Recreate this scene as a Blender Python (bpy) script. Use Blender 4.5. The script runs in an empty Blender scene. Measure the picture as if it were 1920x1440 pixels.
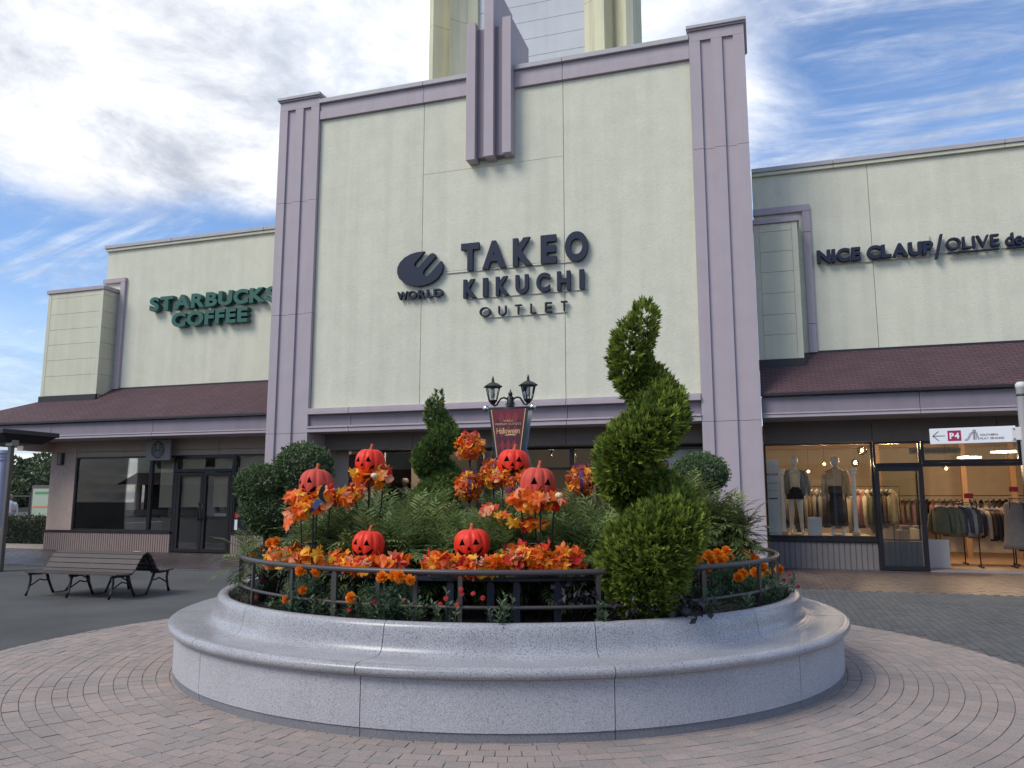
import bpy, math, random
import numpy as np
from mathutils import Vector, Matrix
R = math.radians
rng = np.random.default_rng(7)
random.seed(7)
sc = bpy.context.scene
COL = sc.collection

# ------------------------------------------------------------------ camera
cam = bpy.data.objects.new('camera', bpy.data.cameras.new('camera'))
COL.objects.link(cam)
cam.location = (0, 0, 1.6)
cam.rotation_euler = (R(90 + 8.3), 0, R(17.75))
cam.data.sensor_fit = 'HORIZONTAL'
cam.data.sensor_width = 36
cam.data.lens = 1480 / 1920 * 36
cam.data.clip_start = 0.05
cam.data.clip_end = 3000
sc.camera = cam

# ------------------------------------------------------------------ light
SUN_EL, SUN_AZ = R(45), R(-142)         # soft veiled sun behind the viewer, to the left
sun = bpy.data.objects.new('sun', bpy.data.lights.new('sun', 'SUN'))
COL.objects.link(sun)
sun.data.energy = 1.5
sun.data.angle = R(26)
sun.data.color = (1.0, 0.95, 0.87)
sd = Vector((math.sin(SUN_AZ) * math.cos(SUN_EL), math.cos(SUN_AZ) * math.cos(SUN_EL), math.sin(SUN_EL)))
sun.rotation_euler = sd.to_track_quat('Z', 'Y').to_euler()
sc.view_settings.view_transform = 'Standard'
sc.view_settings.look = 'None'
sc.view_settings.exposure = 0.62
sc.view_settings.gamma = 1.0
sc.render.engine = 'CYCLES'
sc.cycles.max_bounces = 8
sc.cycles.transparent_max_bounces = 16
sc.cycles.use_denoising = True

W = bpy.data.worlds.new('World')
sc.world = W
W.use_nodes = True


def build_world():
    nt = W.node_tree
    N, L = nt.nodes, nt.links
    N.clear()

    def nd(t, **k):
        n = N.new(t)
        for a, v in k.items():
            setattr(n, a, v)
        return n

    def math_(op, a, b=None, clamp=False):
        n = nd('ShaderNodeMath', operation=op, use_clamp=clamp)
        for i, v in enumerate((a, b)):
            if v is None:
                continue
            if isinstance(v, (int, float)):
                n.inputs[i].default_value = v
            else:
                L.new(v, n.inputs[i])
        return n.outputs[0]

    def smooth(v, lo, hi):
        n = nd('ShaderNodeMapRange', interpolation_type='SMOOTHSTEP')
        L.new(v, n.inputs[0])
        n.inputs[1].default_value = lo
        n.inputs[2].default_value = hi
        return n.outputs[0]
    out = nd('ShaderNodeOutputWorld')
    bg = nd('ShaderNodeBackground')
    L.new(bg.outputs[0], out.inputs[0])
    sky = nd('ShaderNodeTexSky', sky_type='NISHITA')
    sky.sun_disc = False
    sky.sun_elevation = SUN_EL
    sky.sun_rotation = SUN_AZ
    sky.air_density = 1.0
    sky.dust_density = 0.6
    sky.ozone_density = 2.2
    tc = nd('ShaderNodeTexCoord')
    d = tc.outputs['Generated']
    sep = nd('ShaderNodeSeparateXYZ')
    L.new(d, sep.inputs[0])
    zc = math_('MAXIMUM', math_('ADD', sep.outputs[2], 0.16), 0.05)
    px = math_('DIVIDE', sep.outputs[0], zc)
    py = math_('DIVIDE', sep.outputs[1], zc)
    comb = nd('ShaderNodeCombineXYZ')
    L.new(px, comb.inputs[0])
    L.new(py, comb.inputs[1])
    P = comb.outputs[0]

    def noise(vec, scale, detail=8, rough=0.55, dist=0.0, loc=(0, 0, 0), rot=0, sc_=(1, 1, 1)):
        m = nd('ShaderNodeMapping')
        L.new(vec, m.inputs[0])
        m.inputs['Location'].default_value = loc
        m.inputs['Rotation'].default_value = (0, 0, rot)
        m.inputs['Scale'].default_value = sc_
        n = nd('ShaderNodeTexNoise')
        L.new(m.outputs[0], n.inputs['Vector'])
        n.inputs['Scale'].default_value = scale
        n.inputs['Detail'].default_value = detail
        n.inputs['Roughness'].default_value = rough
        n.inputs['Distortion'].default_value = dist
        return n.outputs[0]
    # thick cloud bank on the left and overhead, thin cirrus to the right
    def towards(v):
        v = Vector(v).normalized()
        dp = nd('ShaderNodeVectorMath', operation='DOT_PRODUCT')
        L.new(d, dp.inputs[0])
        dp.inputs[1].default_value = v
        return dp.outputs['Value']
    bank = noise(P, 1.0, 10, 0.6, 0.5, (3.1, 1.7, 0))
    left = smooth(sep.outputs[0], -0.12, -0.42)
    deck = math_('MULTIPLY', math_('MULTIPLY', smooth(sep.outputs[2], 0.27, 0.41), left), 0.27)
    over_tower = math_('MULTIPLY', smooth(towards((-0.22, 0.80, 0.56)), 0.90, 1.0), 0.24)
    band = math_('MULTIPLY', math_('MULTIPLY', smooth(sep.outputs[2], 0.14, 0.24), smooth(sep.outputs[2], 0.42, 0.31)), -0.16)
    clear = math_('MULTIPLY', smooth(sep.outputs[0], -0.10, 0.10), -0.10)
    cov = math_('ADD', math_('ADD', math_('ADD', bank, deck), math_('ADD', over_tower, band)), clear)
    mA = smooth(cov, 0.44, 0.68)
    cir = noise(P, 1.15, 12, 0.66, 1.9, (1.4, 2.2, 0), R(68), (0.6, 2.0, 1))
    cir2 = noise(P, 4.0, 10, 0.65, 1.2, (5.4, 1.2, 0), R(60), (0.6, 1.8, 1))
    mB = math_('MULTIPLY', smooth(math_('ADD', cir, math_('MULTIPLY', math_('SUBTRACT', cir2, 0.5), 0.45)), 0.41, 0.78), 0.9)
    glow = smooth(towards((-0.20, 0.80, 0.58)), 0.90, 1.0)
    shade = noise(P, 2.3, 10, 0.66, 0.4, (9.1, 4.0, 0))
    # cloud brightness: grey bellies, plus a whiter patch set above the tower
    bri = math_('ADD', math_('ADD', 0.34, math_('MULTIPLY', smooth(shade, 0.34, 0.66), 0.30)), math_('MULTIPLY', glow, 0.13))
    ccol = nd('ShaderNodeMix', data_type='RGBA')
    L.new(smooth(shade, 0.33, 0.7), ccol.inputs[0])
    ccol.inputs[6].default_value = (0.84, 0.91, 1.06, 1)
    ccol.inputs[7].default_value = (1.0, 1.0, 1.0, 1)
    cl = nd('ShaderNodeVectorMath', operation='SCALE')
    L.new(ccol.outputs[2], cl.inputs[0])
    L.new(math_('MULTIPLY', bri, 10.0), cl.inputs['Scale'])
    # blue sky
    sk = nd('ShaderNodeVectorMath', operation='MULTIPLY')
    L.new(sky.outputs[0], sk.inputs[0])
    sk.inputs[1].default_value = (0.86, 0.95, 1.08)
    mask = math_('MAXIMUM', mA, mB)
    haze = smooth(sep.outputs[2], 0.27, 0.0)
    mask = math_('MAXIMUM', mask, math_('MULTIPLY', haze, 0.75))
    mix = nd('ShaderNodeMix', data_type='RGBA')
    L.new(mask, mix.inputs[0])
    L.new(sk.outputs[0], mix.inputs[6])
    L.new(cl.outputs[0], mix.inputs[7])
    L.new(mix.outputs[2], bg.inputs[0])
    bg.inputs[1].default_value = 0.12


build_world()

# ------------------------------------------------------------------ helpers
ORG = {}


def tag(o, label, cat, group=None, kind=None):
    if label:
        o['label'] = label
    if cat:
        o['category'] = cat
    if group:
        o['group'] = group
    if kind:
        o['kind'] = kind
    return o


def thing(name, label, cat, loc=(0, 0, 0), rotz=0.0, group=None):
    o = bpy.data.objects.new(name, None)
    COL.objects.link(o)
    o.empty_display_size = 0.2
    o.location = loc
    o.rotation_euler = (0, 0, rotz)
    ORG[o.name] = Vector(loc)
    return tag(o, label, cat, group)


def link(name, me, parent=None, mat=None):
    o = bpy.data.objects.new(name, me)
    COL.objects.link(o)
    if mat is not None and len(me.materials) == 0:
        me.materials.append(mat)
    if parent is not None:
        o.parent = parent
        ORG[o.name] = ORG.get(parent.name, Vector((0, 0, 0)))
    else:
        ORG[o.name] = Vector((0, 0, 0))
    return o


def npmesh(name, V, F, mat=None, smooth=False, rnd=None):
    V = np.asarray(V, dtype=np.float32)
    F = np.asarray(F, dtype=np.int32)
    me = bpy.data.meshes.new(name)
    me.vertices.add(len(V))
    me.vertices.foreach_set('co', V.ravel())
    k = F.shape[1]
    me.loops.add(F.size)
    me.loops.foreach_set('vertex_index', F.ravel())
    me.polygons.add(len(F))
    me.polygons.foreach_set('loop_start', np.arange(0, F.size, k, dtype=np.int32))
    me.update(calc_edges=True)
    me.validate()
    me.polygons.foreach_set('use_smooth', np.full(len(me.polygons), bool(smooth)))
    if rnd is not None and len(me.polygons) == len(rnd):
        a = me.attributes.new('rnd', 'FLOAT', 'FACE')
        a.data.foreach_set('value', np.asarray(rnd, dtype=np.float32))
    if mat is not None:
        me.materials.append(mat)
    return me


class MB:
    """collects simple solids in world coordinates and links them as one mesh"""

    def __init__(self):
        self.v, self.f, self.r = [], [], []

    def add(self, vs, fs, r=0.0):
        n = len(self.v)
        self.v += [tuple(v) for v in vs]
        self.f += [tuple(i + n for i in f) for f in fs]
        self.r += [r] * len(fs)
        return self

    def box(self, x0, x1, y0, y1, z0, z1, r=0.0):
        vs = [(x0, y0, z0), (x1, y0, z0), (x1, y1, z0), (x0, y1, z0), (x0, y0, z1), (x1, y0, z1), (x1, y1, z1), (x0, y1, z1)]
        return self.add(vs, [(0, 3, 2, 1), (4, 5, 6, 7), (0, 1, 5, 4), (1, 2, 6, 5), (2, 3, 7, 6), (3, 0, 4, 7)], r)

    def bbox(self, x0, x1, y0, y1, z0, z1, b=0.01):
        """box with a chamfer on all edges that show"""
        b = min(b, (x1 - x0) / 2.2, (y1 - y0) / 2.2, (z1 - z0) / 2.2)
        vs, idx = [], {}
        for i, (X, sx) in enumerate(((x0, 1), (x1, -1))):
            for j, (Y, sy) in enumerate(((y0, 1), (y1, -1))):
                for k, (Z, sz) in enumerate(((z0, 1), (z1, -1))):
                    idx[i, j, k, 0] = len(vs); vs.append((X, Y + sy * b, Z + sz * b))
                    idx[i, j, k, 1] = len(vs); vs.append((X + sx * b, Y, Z + sz * b))
                    idx[i, j, k, 2] = len(vs); vs.append((X + sx * b, Y + sy * b, Z))
        g = lambda i, j, k, a: idx[i, j, k, a]
        fs = []
        for i in (0, 1):
            q = [g(i, 0, 0, 0), g(i, 1, 0, 0), g(i, 1, 1, 0), g(i, 0, 1, 0)]
            fs.append(q if i else q[::-1])
            q = [g(0, i, 0, 1), g(1, i, 0, 1), g(1, i, 1, 1), g(0, i, 1, 1)]
            fs.append(q[::-1] if i else q)
            q = [g(0, 0, i, 2), g(1, 0, i, 2), g(1, 1, i, 2), g(0, 1, i, 2)]
            fs.append(q if i else q[::-1])
        for a in (0, 1):
            for b_ in (0, 1):
                q = [g(a, b_, 0, 0), g(a, b_, 0, 1), g(a, b_, 1, 1), g(a, b_, 1, 0)]
                fs.append(q if a == b_ else q[::-1])
                q = [g(0, a, b_, 1), g(0, a, b_, 2), g(1, a, b_, 2), g(1, a, b_, 1)]
                fs.append(q if a == b_ else q[::-1])
                q = [g(a, 0, b_, 0), g(a, 1, b_, 0), g(a, 1, b_, 2), g(a, 0, b_, 2)]
                fs.append(q if a != b_ else q[::-1])
        for i in (0, 1):
            for j in (0, 1):
                for k in (0, 1):
                    q = [g(i, j, k, 0), g(i, j, k, 1), g(i, j, k, 2)]
                    fs.append(q if (i + j + k) % 2 == 1 else q[::-1])
        return self.add(vs, fs)

    def prism(self, poly, z0, z1):
        """poly: XY outline, counter-clockwise, extruded along Z"""
        n = len(poly)
        vs = [(x, y, z0) for x, y in poly] + [(x, y, z1) for x, y in poly]
        fs = [tuple(range(n))[::-1], tuple(range(n, 2 * n))] + [(i, (i + 1) % n, n + (i + 1) % n, n + i) for i in range(n)]
        return self.add(vs, fs)

    def plate(self, poly, y0, y1):
        """poly: XZ outline seen from the front, extruded along Y"""
        n = len(poly)
        vs = [(x, y0, z) for x, z in poly] + [(x, y1, z) for x, z in poly]
        fs = [tuple(range(n)), tuple(range(n, 2 * n))[::-1]] + [(i, n + i, n + (i + 1) % n, (i + 1) % n) for i in range(n)]
        return self.add(vs, fs)

    def tube(self, pts, rad, n=8, caps=True, closed=False):
        pts = [Vector(p) for p in pts]
        m = len(pts)
        rads = rad if isinstance(rad, (list, tuple)) else [rad] * m
        base = len(self.v)
        ref = Vector((0, 0, 1))
        for i, p in enumerate(pts):
            if closed:
                t = (pts[(i + 1) % m] - pts[i - 1]).normalized()
            else:
                t = (pts[min(i + 1, m - 1)] - pts[max(i - 1, 0)]).normalized()
            a = ref if abs(t.dot(ref)) < 0.95 else Vector((1, 0, 0))
            u = t.cross(a).normalized()
            w = u.cross(t)
            for k in range(n):
                an = 2 * math.pi * k / n
                self.v.append(tuple(p + (u * math.cos(an) + w * math.sin(an)) * rads[i]))
        fs = []
        for i in range(m if closed else m - 1):
            a, b = base + i * n, base + ((i + 1) % m) * n
            for k in range(n):
                fs.append((a + k, b + k, b + (k + 1) % n, a + (k + 1) % n))
        if caps and not closed:
            fs.append(tuple(base + k for k in range(n)))
            fs.append(tuple(base + (m - 1) * n + k for k in range(n))[::-1])
        self.f += fs
        self.r += [0.0] * len(fs)
        return self

    def lathe(self, prof, c=(0, 0, 0), n=24, a0=0.0, a1=2 * math.pi, closed_prof=False):
        full = abs((a1 - a0) - 2 * math.pi) < 1e-6
        m = n if full else n + 1
        base = len(self.v)
        p = len(prof)
        for i in range(m):
            an = a0 + (a1 - a0) * i / n
            for r, z in prof:
                self.v.append((c[0] + r * math.cos(an), c[1] + r * math.sin(an), c[2] + z))
        fs = []
        for i in range(n):
            a, b = base + i * p, base + ((i + 1) % m) * p
            for k in range(p if closed_prof else p - 1):
                k2 = (k + 1) % p
                fs.append((a + k, b + k, b + k2, a + k2))
        if closed_prof and not full:
            fs.append(tuple(base + k for k in range(p)))
            fs.append(tuple(base + n * p + k for k in range(p))[::-1])
        self.f += fs
        self.r += [0.0] * len(fs)
        return self

    def loft(self, secs, n=16, caps=True):
        """secs: (cx, cy, z, rx, ry[, ripple, phase])"""
        base = len(self.v)
        for s in secs:
            cx, cy, z, rx, ry = s[:5]
            rp = s[5] if len(s) > 5 else 0
            ph = s[6] if len(s) > 6 else 0
            for k in range(n):
                a = 2 * math.pi * k / n
                q = 1 + rp * math.sin(a * 5 + ph)
                self.v.append((cx + rx * q * math.cos(a), cy + ry * q * math.sin(a), z))
        fs = []
        for i in range(len(secs) - 1):
            a, b = base + i * n, base + (i + 1) * n
            for k in range(n):
                fs.append((a + k, a + (k + 1) % n, b + (k + 1) % n, b + k))
        if caps:
            fs.append(tuple(base + k for k in range(n))[::-1])
            fs.append(tuple(base + (len(secs) - 1) * n + k for k in range(n)))
        self.f += fs
        self.r += [0.0] * len(fs)
        return self

    def mesh(self, name, mat=None, smooth=False, off=(0, 0, 0), angle=None):
        me = bpy.data.meshes.new(name)
        o = Vector(off)
        me.from_pydata([(v[0] - o.x, v[1] - o.y, v[2] - o.z) for v in self.v], [], self.f)
        if any(self.r):
            a = me.attributes.new('rnd', 'FLOAT', 'FACE')
            a.data.foreach_set('value', self.r)
        if smooth:
            me.polygons.foreach_set('use_smooth', [True] * len(me.polygons))
            if angle:
                me.set_sharp_from_angle(angle=R(angle))
        if mat is not None:
            me.materials.append(mat)
        me.update()
        return me

    def build(self, name, mat, parent=None, smooth=False, local=False, angle=None):
        off = (0, 0, 0)
        if parent is not None and not local:
            off = ORG.get(parent.name, (0, 0, 0))
        return link(name, self.mesh(name, mat, smooth, off, angle), parent)


def struct(name, mb, mat, smooth=False):
    o = mb.build(name, mat, None, smooth)
    o['kind'] = 'structure'
    return o


# ------------------------------------------------------------------ materials
MATS = {}


def M(name, col, rough=0.6, metal=0.0, var=0.0, vscale=4.0, bump=0.0, bscale=40.0, col2=None, rnd=False, objrnd=False,
      spec=0.5, coat=0.0, emit=0.0, speck=None, trans=0.0, streak=0.0, detail=6, bdist=0.02, world=False):
    """Principled material; var = large soft tone variation, speck = (scale, strength, colour) fine grains,
    rnd / objrnd = blend towards col2 per face attribute / per object, streak = vertical weather streaks"""
    m = bpy.data.materials.new(name)
    m.use_nodes = True
    nt = m.node_tree
    N, L = nt.nodes, nt.links
    b = N['Principled BSDF']
    b.inputs['Roughness'].default_value = rough
    b.inputs['Metallic'].default_value = metal
    b.inputs['Specular IOR Level'].default_value = spec
    b.inputs['Coat Weight'].default_value = coat
    b.inputs['Coat Roughness'].default_value = 0.15
    tc = N.new('ShaderNodeTexCoord')
    COORD = N.new('ShaderNodeNewGeometry').outputs['Position'] if world else tc.outputs['Object']
    cur = N.new('ShaderNodeRGB')
    cur.outputs[0].default_value = (*col, 1)
    out = cur.outputs[0]

    def mixc(fac, a, bcol, mode='MIX'):
        n = N.new('ShaderNodeMix')
        n.data_type = 'RGBA'
        n.blend_type = mode
        n.clamp_factor = True
        if isinstance(fac, (int, float)):
            n.inputs[0].default_value = fac
        else:
            L.new(fac, n.inputs[0])
        L.new(a, n.inputs[6])
        if isinstance(bcol, tuple):
            n.inputs[7].default_value = (*bcol, 1)
        else:
            L.new(bcol, n.inputs[7])
        return n.outputs[2]

    def noise(scale, det=6, sc_=None, rough_=0.55):
        t = N.new('ShaderNodeTexNoise')
        t.inputs['Scale'].default_value = scale
        t.inputs['Detail'].default_value = det
        t.inputs['Roughness'].default_value = rough_
        if sc_:
            mp = N.new('ShaderNodeMapping')
            mp.inputs['Scale'].default_value = sc_
            L.new(COORD, mp.inputs[0])
            L.new(mp.outputs[0], t.inputs['Vector'])
        else:
            L.new(COORD, t.inputs['Vector'])
        return t.outputs[0]

    def rampf(v, lo, hi):
        n = N.new('ShaderNodeMapRange')
        L.new(v, n.inputs[0])
        n.inputs[1].default_value = lo
        n.inputs[2].default_value = hi
        return n.outputs[0]
    if rnd or objrnd:
        vals = []
        if rnd:
            a = N.new('ShaderNodeAttribute')
            a.attribute_name = 'rnd'
            vals.append(a.outputs['Fac'])
        if objrnd:
            oi = N.new('ShaderNodeObjectInfo')
            vals.append(oi.outputs['Random'])
        v = vals[0]
        if len(vals) == 2:
            ad = N.new('ShaderNodeMath'); ad.operation = 'ADD'
            L.new(vals[0], ad.inputs[0]); L.new(vals[1], ad.inputs[1])
            fr = N.new('ShaderNodeMath'); fr.operation = 'FRACT'
            L.new(ad.outputs[0], fr.inputs[0])
            v = fr.outputs[0]
        out = mixc(v, out, col2 if col2 else tuple(c * 0.6 for c in col))
    if var:
        f = rampf(noise(vscale, detail), 0.3, 0.7)
        out = mixc(f, mixc(1.0, out, tuple([1 - var] * 3), 'MULTIPLY'), mixc(1.0, out, tuple([1 + var] * 3), 'MULTIPLY'))
    if streak:
        f = rampf(noise(1.0, 5, (3.5, 3.5, 0.16)), 0.42, 0.72)
        out = mixc(f, out, mixc(1.0, out, (1 - streak, 1 - streak * 1.02, 1 - streak * 1.1), 'MULTIPLY'))
    if speck:
        f = rampf(noise(speck[0], 2, None, 0.7), 0.52, 0.60)
        out = mixc(f, out, mixc(speck[1], out, tuple(speck[2])))
        f = rampf(noise(speck[0] * 1.7, 2, None, 0.7), 0.57, 0.64)
        out = mixc(f, out, mixc(speck[1], out, tuple(min(1, c * 1.5 + .1) for c in col)))
    L.new(out, b.inputs['Base Color'])
    if bump:
        bn = N.new('ShaderNodeBump')
        bn.inputs['Strength'].default_value = bump
        bn.inputs['Distance'].default_value = bdist
        L.new(noise(bscale, 5), bn.inputs['Height'])
        L.new(bn.outputs[0], b.inputs['Normal'])
    if emit:
        b.inputs['Emission Color'].default_value = (*col, 1)
        b.inputs['Emission Strength'].default_value = emit
    if trans:
        b.inputs['Subsurface Weight'].default_value = 0
        t = N.new('ShaderNodeBsdfTranslucent')
        L.new(out, t.inputs[0])
        mx = N.new('ShaderNodeMixShader')
        mx.inputs[0].default_value = trans
        L.new(b.outputs[0], mx.inputs[1])
        L.new(t.outputs[0], mx.inputs[2])
        L.new(mx.outputs[0], N['Material Output'].inputs[0])
    MATS[name] = m
    return m


def glass_mat(name, tint=(0.92, 0.95, 0.94), ior=1.55, gloss=(1, 1, 1)):
    m = bpy.data.materials.new(name)
    m.use_nodes = True
    nt = m.node_tree
    N, L = nt.nodes, nt.links
    N.remove(N['Principled BSDF'])
    tr = N.new('ShaderNodeBsdfTransparent')
    tr.inputs[0].default_value = (*tint, 1)
    gl = N.new('ShaderNodeBsdfGlossy')
    gl.inputs['Roughness'].default_value = 0.01
    gl.inputs[0].default_value = (*gloss, 1)
    fr = N.new('ShaderNodeFresnel')
    fr.inputs[0].default_value = ior
    mx = N.new('ShaderNodeMixShader')
    L.new(fr.outputs[0], mx.inputs[0])
    L.new(tr.outputs[0], mx.inputs[1])
    L.new(gl.outputs[0], mx.inputs[2])
    L.new(mx.outputs[0], N['Material Output'].inputs[0])
    return m


CREAM = M('cream_render', (0.66, 0.64, 0.505), 0.9, var=0.045, vscale=2.2, bump=0.30, bscale=20, streak=0.09, bdist=0.03, speck=(11, 0.07, (0.42, 0.41, 0.34)))
CREAM2 = M('cream_panel', (0.63, 0.61, 0.46), 0.9, var=0.05, vscale=1.5, bump=0.35, bscale=30, streak=0.10)
TOWERC = M('tower_cream', (0.62, 0.59, 0.42), 0.9, var=0.06, vscale=0.8, streak=0.22)
TOWERG = M('tower_panel', (0.52, 0.535, 0.56), 0.75, var=0.05, vscale=0.9, streak=0.06)
LILAC = M('lilac_panel', (0.42, 0.355, 0.38), 0.7, var=0.04, vscale=2.0, streak=0.07)
LILAC_SHADE = M('lilac_shaded', (0.235, 0.195, 0.225), 0.65, var=0.05, vscale=1.5, streak=0.10)  # same lilac, with the shade of eaves and recesses put into the colour
CAPGREY = M('coping_grey', (0.42, 0.40, 0.40), 0.6, var=0.06)
JOINT = M('joint_dark', (0.20, 0.18, 0.17), 0.9)
BAYJ = M('bay_joint', (0.40, 0.38, 0.30), 0.9)
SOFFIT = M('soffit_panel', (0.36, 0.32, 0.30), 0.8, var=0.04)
TAN = M('tan_render', (0.44, 0.33, 0.27), 0.9, var=0.10, vscale=9, bump=0.5, bscale=30)
TANPANEL = M('tan_panel', (0.36, 0.29, 0.24), 0.8, var=0.05)
DADO = M('dado_panel', (0.27, 0.20, 0.175), 0.75, var=0.05)
DADOG = M('dado_panel_grey', (0.165, 0.145, 0.138), 0.75, var=0.05)
FRAME = M('dark_bronze_frame', (0.022, 0.020, 0.022), 0.35, metal=0.4)
NAVY = M('navy_sign_face', (0.014, 0.020, 0.045), 0.55, spec=0.3)
SBGREEN = M('green_sign_face', (0.010, 0.095, 0.070), 0.5)
BLACK = M('black_paint', (0.010, 0.010, 0.012), 0.4)
GUTTER = M('gutter_dark', (0.018, 0.014, 0.017), 0.5)
GLASS = glass_mat('window_glass')
GLASS_D = glass_mat('tinted_window_glass', (0.93, 0.93, 0.92), 1.45)
LGLASS = glass_mat('lantern_glass', (0.9, 0.92, 0.92), 1.4)
BLIND = M('roller_blind', (0.82, 0.72, 0.54), 0.85, var=0.03, trans=0.4)
GRAN = M('granite_flamed', (0.44, 0.435, 0.455), 0.75, var=0.07, vscale=2.2, streak=0.06, speck=(105, 0.65, (0.17, 0.17, 0.19)), bump=0.25, bscale=140, bdist=0.004)
GRANP = M('granite_polished', (0.36, 0.355, 0.37), 0.27, var=0.14, vscale=2.6, speck=(100, 0.7, (0.11, 0.11, 0.125)), spec=0.5)
GRAND = M('granite_plinth', (0.19, 0.19, 0.205), 0.75, var=0.07, vscale=2.0, speck=(130, 0.7, (0.09, 0.09, 0.10)))
PAVER = M('clay_paver', (0.36, 0.282, 0.244), 0.85, world=True, var=0.13, vscale=1.3, col2=(0.275, 0.240, 0.218), rnd=True, objrnd=True, bump=0.3, bscale=160, bdist=0.004, speck=(90, 0.35, (0.12, 0.10, 0.10)))
GPAVER = M('grey_paver', (0.105, 0.11, 0.112), 0.75, var=0.10, vscale=1.2, col2=(0.08, 0.084, 0.087), rnd=True, bump=0.3, bscale=120, bdist=0.004)
BPAVER = M('brown_paver', (0.098, 0.066, 0.058), 0.40, var=0.15, vscale=1.6, col2=(0.078, 0.056, 0.051), rnd=True, bump=0.2, bscale=90, bdist=0.004)  # brown darkened further: the shade under the eaves is in the colour
MORTAR = M('paving_sand', (0.13, 0.112, 0.108), 0.95, var=0.1, vscale=20)
ASPH = M('asphalt', (0.088, 0.089, 0.088), 0.92, spec=0.25, var=0.25, vscale=0.7, bump=0.3, bscale=150, speck=(160, 0.4, (0.05, 0.05, 0.05)))
SOIL = M('soil', (0.030, 0.022, 0.016), 0.95, var=0.4, vscale=14, bump=0.8, bscale=30)
RAIL = M('brown_rail_paint', (0.060, 0.050, 0.050), 0.38, var=0.05)
WOOD = M('bench_slat', (0.058, 0.042, 0.038), 0.6, var=0.10, vscale=6)
IRON = M('cast_iron_black', (0.012, 0.012, 0.013), 0.4)
STEEL = M('grey_steel', (0.30, 0.29, 0.28), 0.4, metal=0.6)
CHROME = M('mirror_ball_silver', (0.80, 0.78, 0.70), 0.06, metal=1.0)
WHITE = M('white_enamel', (0.78, 0.79, 0.80), 0.45)
WHITEP = M('white_post_paint', (0.66, 0.64, 0.62), 0.5, var=0.06)
MAGENTA = M('sign_magenta', (0.36, 0.012, 0.075), 0.45)
BANNERM = M('banner_burgundy', (0.150, 0.018, 0.030), 0.7, var=0.05)
BANNERL = M('banner_diamond_red', (0.235, 0.026, 0.042), 0.7)
BANNERK = M('banner_diamond_plum', (0.070, 0.016, 0.034), 0.7)
GOLD = M('banner_gold', (0.62, 0.44, 0.22), 0.6)
BANNERB = M('banner_dark_edge', (0.018, 0.020, 0.032), 0.6)
BANNERG = M('banner_back', (0.36, 0.40, 0.45), 0.6)


def shingle_mat():
    m = M('roof_shingle', (0.100, 0.052, 0.058), 0.85, var=0.14, vscale=1.1)
    nt = m.node_tree
    N, L = nt.nodes, nt.links
    b = N['Principled BSDF']
    tc = N.new('ShaderNodeTexCoord')
    br = N.new('ShaderNodeTexBrick')
    L.new(tc.outputs['Object'], br.inputs['Vector'])
    br.inputs['Scale'].default_value = 1.0
    br.inputs['Brick Width'].default_value = 0.22
    br.inputs['Row Height'].default_value = 0.075
    br.inputs['Mortar Size'].default_value = 0.012
    br.inputs['Mortar Smooth'].default_value = 0.3
    br.inputs['Color1'].default_value = (0.86, 0.86, 0.86, 1)
    br.inputs['Color2'].default_value = (1.12, 1.10, 1.12, 1)
    br.inputs['Mortar'].default_value = (0.42, 0.40, 0.42, 1)
    src = b.inputs['Base Color'].links[0].from_socket
    mx = N.new('ShaderNodeMix')
    mx.data_type = 'RGBA'
    mx.blend_type = 'MULTIPLY'
    mx.inputs[0].default_value = 1
    L.new(src, mx.inputs[6])
    L.new(br.outputs['Color'], mx.inputs[7])
    L.new(mx.outputs[2], b.inputs['Base Color'])
    bn = N.new('ShaderNodeBump')
    bn.inputs['Strength'].default_value = 0.6
    bn.inputs['Distance'].default_value = 0.02
    L.new(br.outputs['Fac'], bn.inputs['Height'])
    bn.invert = True
    L.new(bn.outputs[0], b.inputs['Normal'])
    return m


SHINGLE = shingle_mat()

# ------------------------------------------------------------------ ground and paving
PC = (-2.72, 8.40)              # centre of the round planter
RC, RR = (-2.755, 7.70), 5.20   # edge of the round pavement


def rim_at(a):
    """radius of the round pavement's edge seen from the planter's centre"""
    ox, oy = PC[0] - RC[0], PC[1] - RC[1]
    dx, dy = math.cos(a), math.sin(a)
    b = ox * dx + oy * dy
    return -b + math.sqrt(max(0, b * b - (ox * ox + oy * oy - RR * RR)))


struct('ground', MB().add([(-700, -300, -0.03), (700, -300, -0.03), (700, 1200, -0.03), (-700, 1200, -0.03)], [(0, 1, 2, 3)]), ASPH)
# asphalt court left of the planter
struct('asphalt_court', MB().add([(-60, -8, -0.012), (-2.4, -8, -0.012), (-2.4, 15.38, -0.012), (-60, 15.38, -0.012)], [(0, 1, 2, 3)]), ASPH)


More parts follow.
